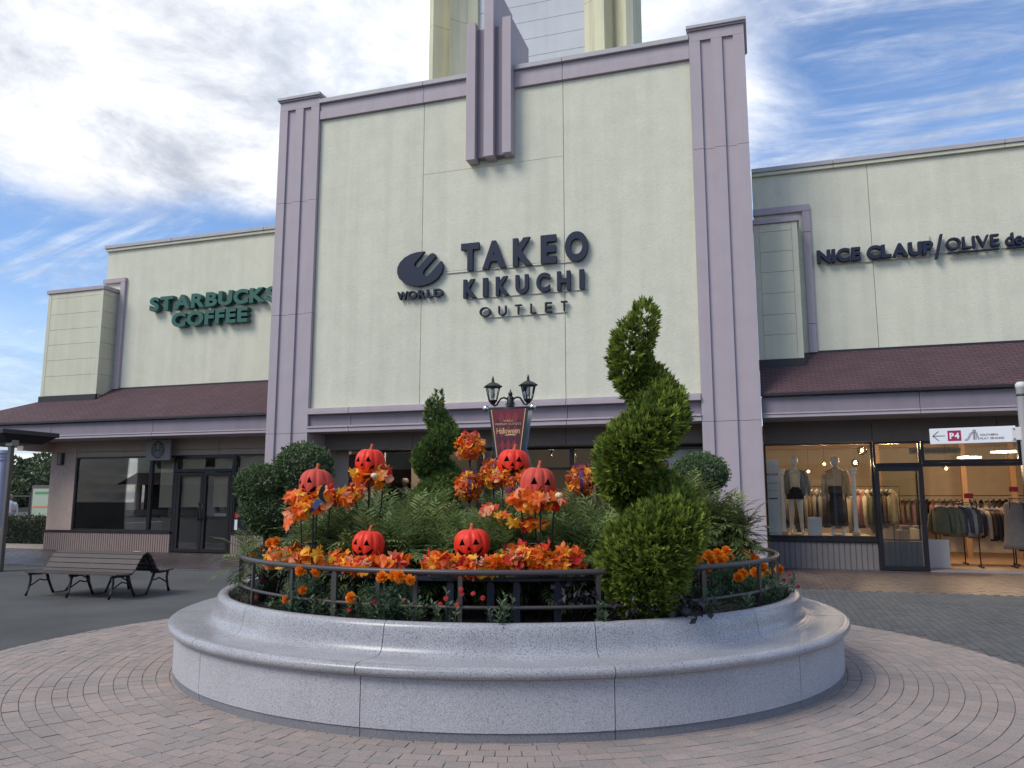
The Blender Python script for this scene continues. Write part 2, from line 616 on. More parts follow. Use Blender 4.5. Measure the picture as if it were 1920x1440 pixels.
def blocks(name, boxes, mat, top=0.0, depth=0.02, parent=None, kind=None, rnds=None):
    """boxes: rows of (cx, cy, hx, hy, rot, dz)"""
    b = np.asarray(boxes, dtype=np.float64)
    n = len(b)
    c, s = np.cos(b[:, 4]), np.sin(b[:, 4])
    V = np.zeros((n, 8, 3))
    k = 0
    for zi in (0, 1):
        for sx, sy in ((-1, -1), (1, -1), (1, 1), (-1, 1)):
            sh = 1.0 if zi == 0 else 0.985
            lx, ly = sx * b[:, 2] * sh, sy * b[:, 3] * sh
            V[:, k, 0] = b[:, 0] + lx * c - ly * s
            V[:, k, 1] = b[:, 1] + lx * s + ly * c
            V[:, k, 2] = top + b[:, 5] - (depth if zi == 0 else 0)
            k += 1
    T = np.array([(4, 5, 6, 7), (0, 1, 5, 4), (1, 2, 6, 5), (2, 3, 7, 6), (3, 0, 4, 7)])
    F = (np.arange(n)[:, None, None] * 8 + T[None]).reshape(-1, 4)
    rr = rng.random(n) if rnds is None else rnds
    o = link(name, npmesh(name, V.reshape(-1, 3), F, mat, rnd=np.repeat(rr, 5)), parent)
    if kind:
        o['kind'] = kind
    return o


circ = [(RC[0] + RR * math.cos(2 * math.pi * i / 160), RC[1] + RR * math.sin(2 * math.pi * i / 160), -0.001) for i in range(160)]
ring = struct('round_pavement', MB().add(circ, [tuple(range(160))]), MORTAR)
cand = []
row, r0 = 0, 3.25
while r0 < 6.1:
    pitch = 0.1135
    rc = r0 + pitch / 2
    n = int(2 * math.pi * rc / 0.168)
    ph = rng.random() * 6.28
    lens = rng.normal(1.0, 0.10, n).clip(0.75, 1.3)
    ang = np.cumsum(lens) / lens.sum() * 2 * math.pi + ph
    wid = lens / lens.sum() * 2 * math.pi
    for a, wv in zip(ang, wid):
        am = a - wv / 2
        rb = rim_at(am)
        if r0 + 0.02 > rb:
            continue
        r1 = min(r0 + pitch, rb)
        rcm = (r0 + r1) / 2
        cand.append((PC[0] + rcm * math.cos(am), PC[1] + rcm * math.sin(am), (r1 - r0) / 2 - 0.0022, rcm * wv / 2 - 0.0020,
                     am + rng.normal(0, 0.006), rng.normal(0, 0.0012)))
    r0 += pitch
def shown(c):
    """rank of a paver: the nearest ones that the viewer can see come first"""
    dist = math.hypot(c[0], c[1])
    off = math.degrees(math.atan2(-c[0], c[1])) - 17.75
    if abs(off) > 34 or dist < 4.3 or math.hypot(c[0] - PC[0], c[1] - PC[1]) < 3.42:
        return 0
    if c[1] > 8.6 and -5.5 < c[0] < 0.2:      # behind the planter
        return 0
    return 1 / dist
sc_ = np.array([shown(c) for c in cand])
order = np.argsort(-sc_)
unit = MB().add([(-1, -1, -1), (1, -1, -1), (1, 1, -1), (-1, 1, -1), (-.985, -.99, 0), (.985, -.99, 0), (.985, .99, 0), (-.985, .99, 0)],
                [(4, 5, 6, 7), (0, 1, 5, 4), (1, 2, 6, 5), (2, 3, 7, 6), (3, 0, 4, 7)]).mesh('paver', PAVER)
for i in order[:300]:
    c = cand[i]
    o = link('paver', unit, ring)
    o.location = (c[0], c[1], 0.004 + c[5])
    o.rotation_euler = (rng.normal(0, 0.004), rng.normal(0, 0.004), c[4])
    o.scale = (c[2], c[3], 0.02)
blocks('paver_field', [cand[i] for i in order[300:]], PAVER, 0.004, 0.02, ring, 'stuff')

# grey block court right of the planter
court = struct('block_court', MB().add([(-2.39, -8, -0.004), (16, -8, -0.004), (16, 15.38, -0.004), (-2.39, 15.38, -0.004)], [(0, 1, 2, 3)]), MORTAR)
gb = []
for i in range(int(11.5 / 0.1)):
    x = -2.33 + i * 0.1
    for j in range(int(12.4 / 0.2) + 1):
        y = 3.0 + j * 0.2 + (0.1 if i % 2 else 0)
        if y > 15.3 or math.hypot(x - RC[0], y - RC[1]) < RR + 0.10:
            continue
        gb.append((x, y, 0.047, 0.097, rng.normal(0, 0.006), rng.normal(0, 0.0009)))
blocks('grey_paver_field', gb, GPAVER, 0.004, 0.016, court, 'stuff')
# brown block walk under the eaves
walk = struct('covered_walk', MB().add([(-60, 15.39, -0.008), (16, 15.39, -0.008), (16, 20.3, -0.008), (-60, 20.3, -0.008)], [(0, 1, 2, 3)]), MORTAR)
bb = []
for i in range(int(38 / 0.1)):
    x = -29.5 + i * 0.1
    for j in range(25):
        y = 15.5 + j * 0.2 + (0.1 if i % 2 else 0)
        if y < 20.2:
            bb.append((x, y, 0.048, 0.098, rng.normal(0, 0.004), rng.normal(0, 0.0012)))
blocks('brown_paver_field', bb, BPAVER, 0.004, 0.016, walk, 'stuff')
kb = MB()
for i in range(45):
    kb.box(-29.5 + i * 0.9, -29.5 + i * 0.9 + 0.885, 15.385, 15.40, -0.006, 0.006)
kb.build('edge_strip', GRAND, walk)
struct('side_pavement', MB().add([(-60, 20.31, -0.006), (-22.35, 20.31, -0.006), (-22.35, 60, -0.006), (-60, 60, -0.006)], [(0, 1, 2, 3)]),
       M('pale_paving', (0.34, 0.29, 0.25), 0.7, var=0.1, vscale=1.5))

# ------------------------------------------------------------------ buildings
FY = 18.6


def fluted(x0, x1, y0, y1, d=0.06):
    w = (x1 - x0) / 5
    return [(x0, y0), (x0 + w, y0), (x0 + w, y0 + d), (x0 + 2 * w, y0 + d), (x0 + 2 * w, y0), (x0 + 3 * w, y0), (x0 + 3 * w, y0 + d),
            (x0 + 4 * w, y0 + d), (x0 + 4 * w, y0), (x1, y0), (x1, y1), (x0, y1)]


mid = thing('shop_building', 'tall cream central building with two fluted lilac pillars and stepped fins above its sign', 'building', (-6.5, 18.6, 0))
MB().box(-11.79, -1.34, 18.765, 18.79, 3.9, 12.9).build('joint_backing', JOINT, mid)
MB().box(-13.0, -0.12, 18.80, 28.0, 3.44, 12.86).build('upper_storey', CREAM2, mid)
g = 0.006
xs = [-11.768, -8.525, -4.6, -1.356]
for i in range(3):
    zs = [3.98, 7.55, 10.33, 12.38] if i == 1 else [3.98, 12.38]
    for j in range(len(zs) - 1):
        MB().bbox(xs[i] + g, xs[i + 1] - g, 18.72, 18.765, zs[j] + g * .5, zs[j + 1] - g * .5, 0.004).build('wall_panel', CREAM, mid)
for x0, x1, cuts in ((-13.07, -11.77, (0, 3.372, 6.70, 9.99, 12.80)), (-1.354, -0.045, (0, 3.372, 9.985, 12.80))):
    pil = MB().box(x0 + .03, x1 - .03, FY + .09, 20.02, 0, 13.05).build('pillar', JOINT, mid)
    for a, b in zip(cuts[:-1], cuts[1:]):
        MB().prism(fluted(x0, x1, FY, 20.04), a + 0.005, b - 0.005 if b < 12.8 else b).build('pillar_block', LILAC, pil)
    MB().bbox(x0, x1, FY, 20.04, 12.802, 13.06, 0.004).build('pillar_head', LILAC, pil)
    MB().bbox(x0 - .03, x1 + .03, FY - .05, 20.08, 13.064, 13.10, 0.004).build('pillar_cap_lower', LILAC, pil)
    MB().bbox(x0 - .06, x1 + .06, FY - .09, 20.11, 13.104, 13.19, 0.008).build('pillar_cap', CAPGREY, pil)
for x0, x1 in ((-11.765, -8.53), (-8.52, -7.16), (-5.90, -4.60), (-4.59, -1.36)):
    MB().bbox(x0, x1, 18.63, 18.79, 12.385, 12.635, 0.004).build('parapet_band', LILAC, mid)
    MB().bbox(x0, x1, 18.66, 18.79, 12.645, 12.855, 0.004).build('parapet_board', LILAC, mid)
    MB().bbox(x0, x1, 18.57, 19.0, 12.862, 12.99, 0.006).build('coping', CAPGREY, mid)
for x0, x1, zt, zb in ((-7.155, -6.90, 14.28, 10.40), (-6.655, -6.39, 15.42, 10.44), (-6.145, -5.905, 14.28, 10.47)):
    MB().bbox(x0, x1, 18.35, 20.0, zb, zt, 0.006).build('fin', LILAC, mid)
for x0, x1 in ((-6.897, -6.658), (-6.387, -6.148)):
    MB().bbox(x0, x1, 18.52, 19.9, 10.50, 14.15, 0.004).build('fin_recess', LILAC_SHADE, mid)
# canopy over the central shop front
for x0, x1 in ((-11.765, -10.51), (-10.50, -4.565), (-4.555, -1.36)):
    MB().bbox(x0, x1, 18.53, 18.70, 3.865, 3.97, 0.006).build('canopy_moulding', LILAC, mid)
    MB().bbox(x0, x1, 18.57, 18.715, 3.972, 4.03, 0.006).build('canopy_flashing', LILAC, mid)
    MB().bbox(x0, x1, 18.69, 18.78, 3.545, 3.863, 0.004).build('canopy_fascia', LILAC_SHADE, mid)
    MB().bbox(x0, x1, 18.55, 18.78, 3.495, 3.542, 0.006).build('canopy_moulding', LILAC, mid)
    MB().bbox(x0, x1, 18.58, 18.80, 3.385, 3.490, 0.004).build('canopy_moulding', LILAC, mid)
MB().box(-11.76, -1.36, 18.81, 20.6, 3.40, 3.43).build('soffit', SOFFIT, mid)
for x0, x1 in ((-11.76, -9.06), (-9.05, -4.81), (-4.80, -1.36)):
    MB().bbox(x0, x1, 19.50, 20.2, 2.955, 3.395, 0.004).build('bulkhead_panel', M('brown_bulkhead', (0.17, 0.145, 0.13), 0.8, var=.06) if 'brown_bulkhead' not in MATS else MATS['brown_bulkhead'], mid)

# tower behind
tw = thing('tower', 'tall cream and grey tower rising behind the central building', 'tower', (-7.2, 25.0, 0))
half = [(-3.66, 26.2), (-3.66, 24.15), (-3.45, 24.0), (-2.96, 24.55), (-2.75, 23.85), (-2.25, 24.35), (-1.95, 24.5)]
cx = -7.19
for sgn in (-1, 1):
    pts = [(cx + (x if sgn < 0 else -x), y) for x, y in half] + [(cx - sgn * -1.95, 26.2)]
    if sgn > 0:
        pts = pts[::-1]
    t = MB()
    zc = [0, 11.0, 14.9, 18.4, 22]
    for a, b in zip(zc[:-1], zc[1:]):
        MB().prism(pts, a + .006, b - .006).build('tower_pier', TOWERC, tw)
for k in range(14):
    MB().bbox(cx - 1.95, cx + 1.95, 24.62, 24.7, 12.3 + k * .66 + .006, 12.3 + (k + 1) * .66 - .006, .004).build('tower_panel', TOWERG, tw)
MB().box(cx - 2.0, cx + 2.0, 24.71, 26.1, 0, 22).build('tower_core', JOINT, tw)

# --- shop front pieces
def window(parent, x0, x1, z0, z1, y, fw=0.05, glass=GLASS, name='window', bars=()):
    w = MB()
    w.bbox(x0, x0 + fw, y - .05, y + .05, z0, z1, .004).bbox(x1 - fw, x1, y - .05, y + .05, z0, z1, .004)
    w.bbox(x0 + fw, x1 - fw, y - .05, y + .05, z1 - fw, z1, .004).bbox(x0 + fw, x1 - fw, y - .05, y + .05, z0, z0 + fw, .004)
    for z, h in bars:
        w.bbox(x0 + fw, x1 - fw, y - .05, y + .05, z - h / 2, z + h / 2, .004)
    o = w.build(name, FRAME, parent)
    MB().box(x0 + fw * .6, x1 - fw * .6, y - .006, y + .006, z0 + fw * .6, z1 - fw * .6).build('pane', glass, o)
    return o


def ribbed(parent, x0, x1, y, z0, z1, mat, pitch=0.087):
    m = MB()
    n = max(1, int(round((x1 - x0) / pitch)))
    p = (x1 - x0) / n
    m.box(x0, x1, y + .02, y + .08, z0, z1)
    for i in range(n):
        m.box(x0 + i * p + .012, x0 + (i + 1) * p - .012, y, y + .0195, z0 + .002, z1)
    return m.build('ribbed_dado', mat, parent)


def wing(name, label, x0, x1, loc):
    return thing(name, label, 'building', loc)


# ---- left wing
lw = wing('shop_building', 'cream left wing with dark shingle roof, green letters and tan café shop front', -22, -13, (-17.6, 20.05, 0))
rw = wing('shop_building', 'cream right wing with navy letters and lit clothes shop under dark shingle roof', 0, 9, (4.5, 20.05, 0))
# upper walls
MB().box(-21.16, -13.09, 20.70, 28, 4.6, 9.98).build('upper_wall', CREAM, lw)
for x0, x1 in ((-21.21, -18.48), (-18.47, -14.9), (-14.89, -13.09)):
    MB().bbox(x0, x1, 20.62, 20.9, 9.985, 10.07, .005).build('parapet_moulding', CREAM2, lw)
    MB().bbox(x0 - .03 if x0 < -21 else x0, x1, 20.58, 20.95, 10.075, 10.19, .008).build('coping', CAPGREY, lw)
for x0, x1, c in ((-0.02, 2.745, 0), (2.755, 12.0, 0)):
    MB().bbox(x0, x1, 20.70, 28, 4.6, 9.93, .004).build('upper_wall', CREAM, rw)
for x0, x1 in ((-0.02, 1.96), (1.97, 5.79), (5.80, 12.0)):
    MB().bbox(x0, x1, 20.62, 20.9, 9.935, 10.02, .005).build('parapet_moulding', CREAM2, rw)
    MB().bbox(x0, x1, 20.58, 20.95, 10.025, 10.14, .008).build('coping', CAPGREY, rw)


def bump_box(parent, x0, x1, zt, joints, side):
    """box that stands proud of the upper wall: boards with fine joints, corner strips, lilac cap and trim"""
    b = MB().box(x0 + .02, x1 - .02, 20.07, 20.69, 4.45, zt - .13).build('projecting_bay', BAYJ, parent)
    zs = [4.98] + sorted(joints) + [zt - .13]
    e0, e1 = x0 + .14, x1 - .14
    for a, c in zip(zs[:-1], zs[1:]):
        MB().bbox(e0, e1, 20.05, 20.069, a + .004, c - .004, .002).build('board', CREAM2, b)
    MB().box(x0, e0 - .006, 20.045, 20.069, 4.98, zt - .13).build('corner_strip', CREAM2, b)
    MB().box(e1 + .006, x1, 20.045, 20.069, 4.98, zt - .13).build('corner_strip', CREAM2, b)
    for X in ((x1 - .019, x1) if side > 0 else (x0, x0 + .019), ):
        for a, c in zip(zs[:-1], zs[1:]):
            MB().box(X[0], X[1], 20.0695, 20.70, a + .005, c - .005).build('side_board', CREAM2, b)
    MB().bbox(x0 - .05, x1 + .05, 20.0, 20.69, zt - .125, zt, .006).build('bay_cap', LILAC, b)
    MB().bbox(x0 - .03, x1 + .03, 20.0, 20.08, 4.72, 4.975, .004).build('flashing', GUTTER, b)
    return b


bump_box(lw, -22.92, -20.58, 8.60, (5.638, 6.177, 6.701, 7.211, 7.743, 8.298), 1)
bump_box(rw, -0.04, 1.0, 8.55, (5.589, 6.096, 6.634, 7.176, 7.695, 8.217), 1)
MB().bbox(-20.46, -20.27, 20.60, 20.70, 5.2, 8.84, .006).build('trim', LILAC, lw)
MB().bbox(-21.22, -20.27, 20.60, 20.70, 8.845, 9.0, .006).build('trim', LILAC, lw)
for z0, z1 in ((5.2, 5.92), (5.93, 8.3), (8.31, 8.86)):
    MB().bbox(1.16, 1.345, 20.60, 20.70, z0, z1, .006).build('trim', LILAC, rw)
MB().bbox(-0.03, 1.345, 20.60, 20.70, 8.865, 9.04, .006).build('trim', LILAC, rw)
MB().box(-20.25, -13.09, 20.64, 20.70, 5.12, 5.24).build('flashing', GUTTER, lw)
MB().box(1.36, 12.0, 20.64, 20.70, 5.12, 5.24).build('flashing', GUTTER, rw)


def roof_plane(parent, pts, mat, th=0.08):
    n = len(pts)
    vs = pts + [(x, y, z - th) for x, y, z in pts]
    fs = [tuple(range(n)), tuple(range(n, 2 * n))[::-1]] + [(i, n + i, n + (i + 1) % n, (i + 1) % n) for i in range(n)]
    return MB().add(vs, fs).build('roof', mat, parent)


roof_plane(lw, [(-25.8, 18.75, 4.0), (-13.075, 18.75, 4.0), (-13.075, 20.72, 5.23), (-21.48, 20.72, 5.23)], SHINGLE)
roof_plane(lw, [(-25.8, 30, 4.0), (-25.8, 18.76, 4.0), (-21.485, 20.73, 5.23), (-21.485, 30, 5.23)], SHINGLE)
roof_plane(rw, [(-0.04, 18.75, 4.0), (12, 18.75, 4.0), (12, 20.72, 5.23), (-0.04, 20.72, 5.23)], SHINGLE)
for par, segs, lo in ((lw, ((-25.7, -21.0), (-20.99, -17.125), (-17.115, -13.08)), -25.75), (rw, ((-0.035, 3.23), (3.24, 7.2), (7.21, 12)), -0.035)):
    for x0, x1 in segs:
        MB().bbox(x0, x1, 18.84, 18.95, 3.545, 3.905, .004).build('fascia_panel', LILAC_SHADE, par)
        MB().bbox(x0, x1, 18.78, 18.95, 3.505, 3.54, .005).build('fascia_moulding', LILAC, par)
        MB().bbox(x0, x1, 18.80, 19.0, 3.43, 3.50, .005).build('fascia_moulding', LILAC, par)
    MB().bbox(lo, segs[-1][1], 18.72, 18.84, 3.915, 3.985, .008).build('gutter', GUTTER, par)
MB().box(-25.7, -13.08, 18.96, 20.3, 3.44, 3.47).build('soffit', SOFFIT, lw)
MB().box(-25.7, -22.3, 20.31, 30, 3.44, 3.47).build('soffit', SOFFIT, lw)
MB().box(-25.7, -25.6, 18.97, 30, 3.43, 3.9).build('side_fascia', LILAC_SHADE, lw)
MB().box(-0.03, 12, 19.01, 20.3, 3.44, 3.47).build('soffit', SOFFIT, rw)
MB().bbox(-22.45, -22.2, 18.97, 20.04, 3.12, 3.43, .005).build('eaves_beam', TAN, lw)
# lilac round column at the corner of the eaves
colm = MB().lathe([(0.24, 0), (0.24, 0.12), (0.19, 0.16), (0.165, 0.3), (0.155, 2.78), (0.19, 2.80), (0.20, 2.86), (0.18, 2.89), (0.21, 2.91), (0.22, 2.99), (0.25, 3.02), (0.25, 3.115), (0.0, 3.115)], (-22.78, 18.8, 0), 28)
colm.build('column', M('pale_column', (0.42, 0.42, 0.52), 0.6, var=0.04), lw, True, angle=35)

# ---- left wing ground floor
MB().bbox(-22.22, -21.19, 20.05, 20.25, .625, 3.10, .006).build('wall_panel', TAN, lw)
MB().bbox(-22.2, -22.0, 20.26, 21.2, 0, 3.43, .004).build('side_wall', TAN, lw)
MB().bbox(-22.2, -22.0, 25.4, 28, 0, 3.43, .004).build('side_wall', TAN, lw)
MB().box(-22.2, -22.0, 21.205, 25.395, 0, 0.75).build('side_wall', TAN, lw)
MB().box(-22.2, -22.0, 21.205, 25.395, 2.7, 3.43).build('side_wall', TAN, lw)
MB().bbox(-22.29, -17.31, 20.0, 20.2, .562, .62, .008).build('dado_cap', FRAME, lw)
ribbed(lw, -22.25, -17.32, 20.03, 0, .56, DADO)
ribbed(lw, -15.13, -13.09, 20.03, 0, .56, DADO)
MB().bbox(-15.135, -13.09, 20.0, 20.2, .562, .62, .008).build('dado_cap', FRAME, lw)
for x0, x1 in ((-21.18, -18.21), (-18.20, -15.73), (-15.72, -13.09)):
    MB().bbox(x0, x1, 20.05, 20.25, 3.105, 3.436, .004).build('bulkhead_panel', TANPANEL, lw)
    MB().bbox(x0, x1, 20.06, 20.25, 2.935, 3.095, .004).build('bulkhead_panel', TANPANEL, lw)
MB().bbox(-22.22, -21.19, 20.05, 20.25, 3.105, 3.436, .004).build('bulkhead_panel', TAN, lw)
window(lw, -21.18, -18.22, .62, 2.93, 20.12, .05, GLASS_D)
window(lw, -18.21, -17.31, .62, 2.93, 20.12, .05, GLASS_D)
window(lw, -15.13, -13.09, .62, 2.93, 20.12, .05, GLASS_D)
window(lw, -17.29, -15.14, 2.42, 2.93, 20.12, .09, GLASS_D, 'transom_window')
MB().bbox(-17.30, -17.20, 20.07, 20.17, .02, 2.41, .004).build('door_post', FRAME, lw)
MB().bbox(-15.24, -15.14, 20.07, 20.17, .02, 2.41, .004).build('door_post', FRAME, lw)
for x0, x1, hx in ((-17.19, -16.235, -16.30), (-16.225, -15.25, -16.16)):
    dr = window(lw, x0, x1, .03, 2.40, 20.12, .10, GLASS_D, 'door')
    MB().tube([(hx, 20.0, .95), (hx, 20.0, 1.5)], .018, 8).tube([(hx, 20.0, 1.0), (hx, 20.08, 1.0)], .012, 6).tube([(hx, 20.0, 1.45), (hx, 20.08, 1.45)], .012, 6).build('handle', FRAME, dr, True)
MB().bbox(-15.10, -14.95, 20.098, 20.104, 1.05, 1.2, .001).build('notice', M('red_notice', (0.5, .03, .04), .5), lw)
MB().bbox(-15.10, -14.97, 20.098, 20.104, .70, 1.0, .001).build('notice', WHITE, lw)
# wall lamp
wl = thing('wall_lamp', 'slim dark box lamp fixed to the tan corner wall', 'lamp', (-21.75, 20.05, 2.7))
MB().bbox(-21.85, -21.66, 19.93, 20.045, 2.70, 3.08, .01).build('lamp_body', M('lamp_brown', (.05, .035, .03), .4), wl)
MB().bbox(-21.79, -21.72, 19.925, 19.9295, 2.73, 3.05, .001).build('lamp_face', M('lamp_face_grey', (.22, .18, .17), .3), wl)

# ---- right wing ground floor
for x0, x1 in ((-0.03, 2.38), (2.39, 4.95), (4.96, 12)):
    MB().bbox(x0, x1, 20.05, 20.25, 2.93, 3.436, .004).build('bulkhead_panel', MATS['brown_bulkhead'], rw)
window(rw, -0.035, 2.375, .71, 2.92, 20.12, .045)
MB().bbox(-0.03, 2.38, 19.98, 20.2, .62, .705, .008).build('sill', FRAME, rw)
ribbed(rw, -0.03, 2.37, 20.03, 0, .615, DADOG, .12)
window(rw, 2.385, 3.385, 2.375, 2.92, 20.12, .05, GLASS, 'transom_window')
window(rw, 3.395, 5.39, 2.42, 2.92, 20.12, .06, GLASS, 'transom_window')
MB().bbox(2.40, 5.39, 20.02, 20.2, 2.335, 2.372, .004).build('door_track', FRAME, rw)
MB().bbox(3.395, 5.39, 20.05, 20.2, 2.373, 2.415, .004).build('door_track', FRAME, rw)
dr = window(rw, 2.37, 3.38, .02, 2.33, 19.96, .095, GLASS, 'door')
MB().bbox(2.385, 2.405, 19.87, 19.905, .9, 1.35, .004).build('handle', FRAME, dr)
ribbed(rw, 2.39, 3.30, 20.2, 0.02, .64, DADOG, .12)
window(rw, 2.39, 3.30, .66, 2.33, 20.25, .03, GLASS)
MB().bbox(5.39, 5.50, 20.05, 20.2, 0, 2.92, .004).build('door_post', FRAME, rw)
window(rw, 5.51, 9.0, .71, 2.92, 20.12, .05)
ribbed(rw, 5.51, 9.0, 20.03, 0, .615, DADOG, .12)
MB().bbox(3.38, 5.39, 19.9, 20.4, -.004, .022, .006).build('threshold', GRAND, rw)

# ---- central shop front
BRN = M('shop_brown', (.07, .05, .042), .7)
BEI = M('display_beige', (.36, .29, .22), .8, var=.05)
MB().bbox(-11.765, -11.30, 20.05, 20.2, 0, 2.95, .004).build('wall_panel', TANPANEL, mid)
sd_ = MB().bbox(-11.29, -10.95, 20.07, 20.12, .02, 2.86, .004).build('door', M('maroon_door', (.045, .016, .018), .5), mid)
MB().bbox(-10.94, -10.25, 20.05, 20.2, 0, 2.95, .004).build('wall_panel', TANPANEL, mid)
for x0, x1 in ((-10.24, -8.96), (-8.95, -7.31), (-4.78, -4.12), (-4.11, -2.75), (-2.74, -1.37)):
    window(mid, x0, x1, .35, 2.95, 20.12, .055, GLASS_D)
    MB().bbox(x0, x1, 20.06, 20.2, 0.0, .345, .004).build('kick_panel', DADOG, mid)
window(mid, -7.30, -4.79, 2.36, 2.95, 20.12, .06, GLASS_D, 'transom_window')

# ------------------------------------------------------------------ rooms behind the shop fronts
def room(parent, x0, x1, floor, wall, ceil, yb, zc=3.32, glazed=False):
    MB().box(x0, x1, 20.26, yb, -.02, .012).build('shop_floor', floor, parent)
    if not glazed:
        MB().box(x0, x1, yb, yb + .1, .0, 3.43).build('back_wall', wall, parent)
    else:
        MB().box(x0, x1, yb, yb + .1, .0, .8).build('back_wall', wall, parent)
        MB().box(x0, x1, yb, yb + .1, 2.9, 3.43).build('back_wall', wall, parent)
        for k in range(5):
            xx = x0 + (x1 - x0 - .12) * k / 4
            MB().box(xx, xx + .12, yb, yb + .1, .801, 2.899).build('window_post', FRAME, parent)
        MB().box(x0, x1, yb + .04, yb + .05, .8, 2.9).build('pane', GLASS, parent)
    MB().box(x0, x1, 20.26, yb, zc, zc + .05).build('shop_ceiling', ceil, parent)


PLANKF = M('shop_floor_oak', (.36, .25, .16), .5, var=.15, vscale=3)
PLAST = M('shop_plaster', (.60, .50, .38), .8, var=.05)
CEILW = M('shop_ceiling_wood', (.22, .10, .055), .6, var=.15, vscale=3)
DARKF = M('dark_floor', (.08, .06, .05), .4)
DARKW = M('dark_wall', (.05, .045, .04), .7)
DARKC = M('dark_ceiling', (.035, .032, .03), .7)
CAFW = M('cafe_wall', (.42, .35, .27), .8)
room(lw, -21.98, -13.15, M('cafe_floor', (.20, .14, .10), .5), CAFW, M('cafe_ceiling', (.38, .33, .28), .8), 27, glazed=True)
MB().box(-13.14, -13.08, 20.26, 27, 0, 3.43).build('side_wall', CAFW, lw)
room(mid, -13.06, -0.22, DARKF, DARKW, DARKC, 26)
room(rw, -0.1, 11.9, PLANKF, PLAST, CEILW, 27.5)
MB().box(-0.2, -0.12, 20.26, 27.5, 0, 3.43).build('side_wall', PLAST, rw)
MB().box(11.9, 12, 20.26, 28, 0, 3.43).build('side_wall', PLAST, rw)
for x in (3.0, 5.2, 6.4, 8.0):
    MB().bbox(x, x + .14, 25.0, 25.14, .012, 3.31, .004).build('timber_post', M('oak_post', (.36, .21, .11), .6) if 'oak_post' not in MATS else MATS['oak_post'], rw)
for y in (22.0, 24.2, 26.0):
    MB().bbox(-0.1, 11.8, y, y + .16, 3.12, 3.315, .004).build('ceiling_beam', MATS['oak_post'], rw)
MB().box(3.32, 3.38, 20.3, 22.2, .013, .9).build('display_wall', PLAST, rw)
MB().box(0, 2.36, 20.26, 22.6, .013, .72).build('display_plinth', M('display_plinth', (.40, .33, .26), .7), rw)
# side window of the cafe, so daylight and the hedge show through
MB().box(-22.12, -22.08, 21.21, 25.39, .76, 2.69).build('pane', GLASS, lw)
# blinds
for i, (x0, x1, z0) in enumerate(((-20.72, -18.85, 1.29), (-17.95, -17.35, 1.37), (-17.14, -16.30, 1.385), (-15.95, -15.29, 1.39), (-15.05, -13.2, 1.4))):
    b = thing('roller_blind', ('wide beige roller blind in the large café window', 'narrow beige roller blind beside the café doors', 'beige roller blind behind the left café door leaf',
                               'beige roller blind behind the right café door leaf', 'beige roller blind in café window behind ball-clipped shrubs')[i], 'blind', (x0, 20.3, z0), group='roller blinds of the café')
    MB().box(x0, x1, 20.21, 20.216, z0, 2.86).build('fabric', BLIND, b)
    MB().bbox(x0, x1, 20.20, 20.226, z0 - .025, z0 - .001, .003).build('hem_bar', WHITEP, b)
# cafe counter
ct = thing('counter', 'dark serving counter with pale top inside the café', 'counter', (-17.5, 23.5, 0))
MB().bbox(-20.5, -14.2, 23.3, 24.0, .02, .95, .01).build('counter_body', M('counter_brown', (.10, .07, .055), .6), ct)
MB().bbox(-20.55, -14.15, 23.25, 24.05, .952, 1.0, .01).build('counter_top', M('counter_top', (.35, .31, .27), .4), ct)

WARM = (1.0, .72, .44)
BULB = M('warm_bulb', (1.0, .58, .20), .4, emit=14.0)
TUBE = M('warm_strip_lamp', (1.0, .72, .34), .4, emit=5.0)
CLEAR = glass_mat('lamp_globe_glass', (.96, .95, .92), 1.3)


def light(parent, loc, e, rad=.06, col=WARM):
    l = bpy.data.lights.new('point_light', 'POINT')
    l.energy = e
    l.color = col
    l.shadow_soft_size = rad
    o = bpy.data.objects.new('point_light', l)
    COL.objects.link(o)
    o.parent = parent
    o.location = Vector(loc) - ORG[parent.name]


pend = [((2.40, 22.37, 2.85), .12, 'largest clear globe pendant lamp near the display window corner'), ((2.22, 22.39, 2.535), .10, 'clear globe pendant lamp hanging lowest in the display window'),
        ((1.47, 22.45, 2.52), .06, 'small shaded pendant lamp between the two window mannequins'), ((1.07, 22.48, 2.33), .055, 'small shaded pendant lamp right of the camisole mannequin'),
        ((4.43, 22.9, 2.38), .07, 'pendant lamp hanging over the open shop entrance')]
for p, r_, lab in pend:
    t = thing('pendant_lamp', lab, 'lamp', p, group='lit lamps in the clothes shop')
    MB().tube([(p[0], p[1], p[2] + r_), (p[0], p[1], 3.31)], .004, 5).build('cord', BLACK, t)
    MB().lathe([(0, -.035), (.022, -.028), (.034, 0), (.026, .028), (.012, .05), (0, .055)], p, 12).build('bulb', BULB, t, True)
    if r_ >= .1:
        MB().lathe([(r_ * math.sin(math.pi * k / 12) + .0005, -r_ * math.cos(math.pi * k / 12)) for k in range(13)], p, 20).build('globe', CLEAR, t, True)
    else:
        MB().lathe([(.02, .05), (.07, .04), (.09, .02), (.088, .018), (.06, .035), (.018, .045)], p, 16).build('shade', IRON, t, True)
    light(t, p, 30 if r_ >= .1 else 22)
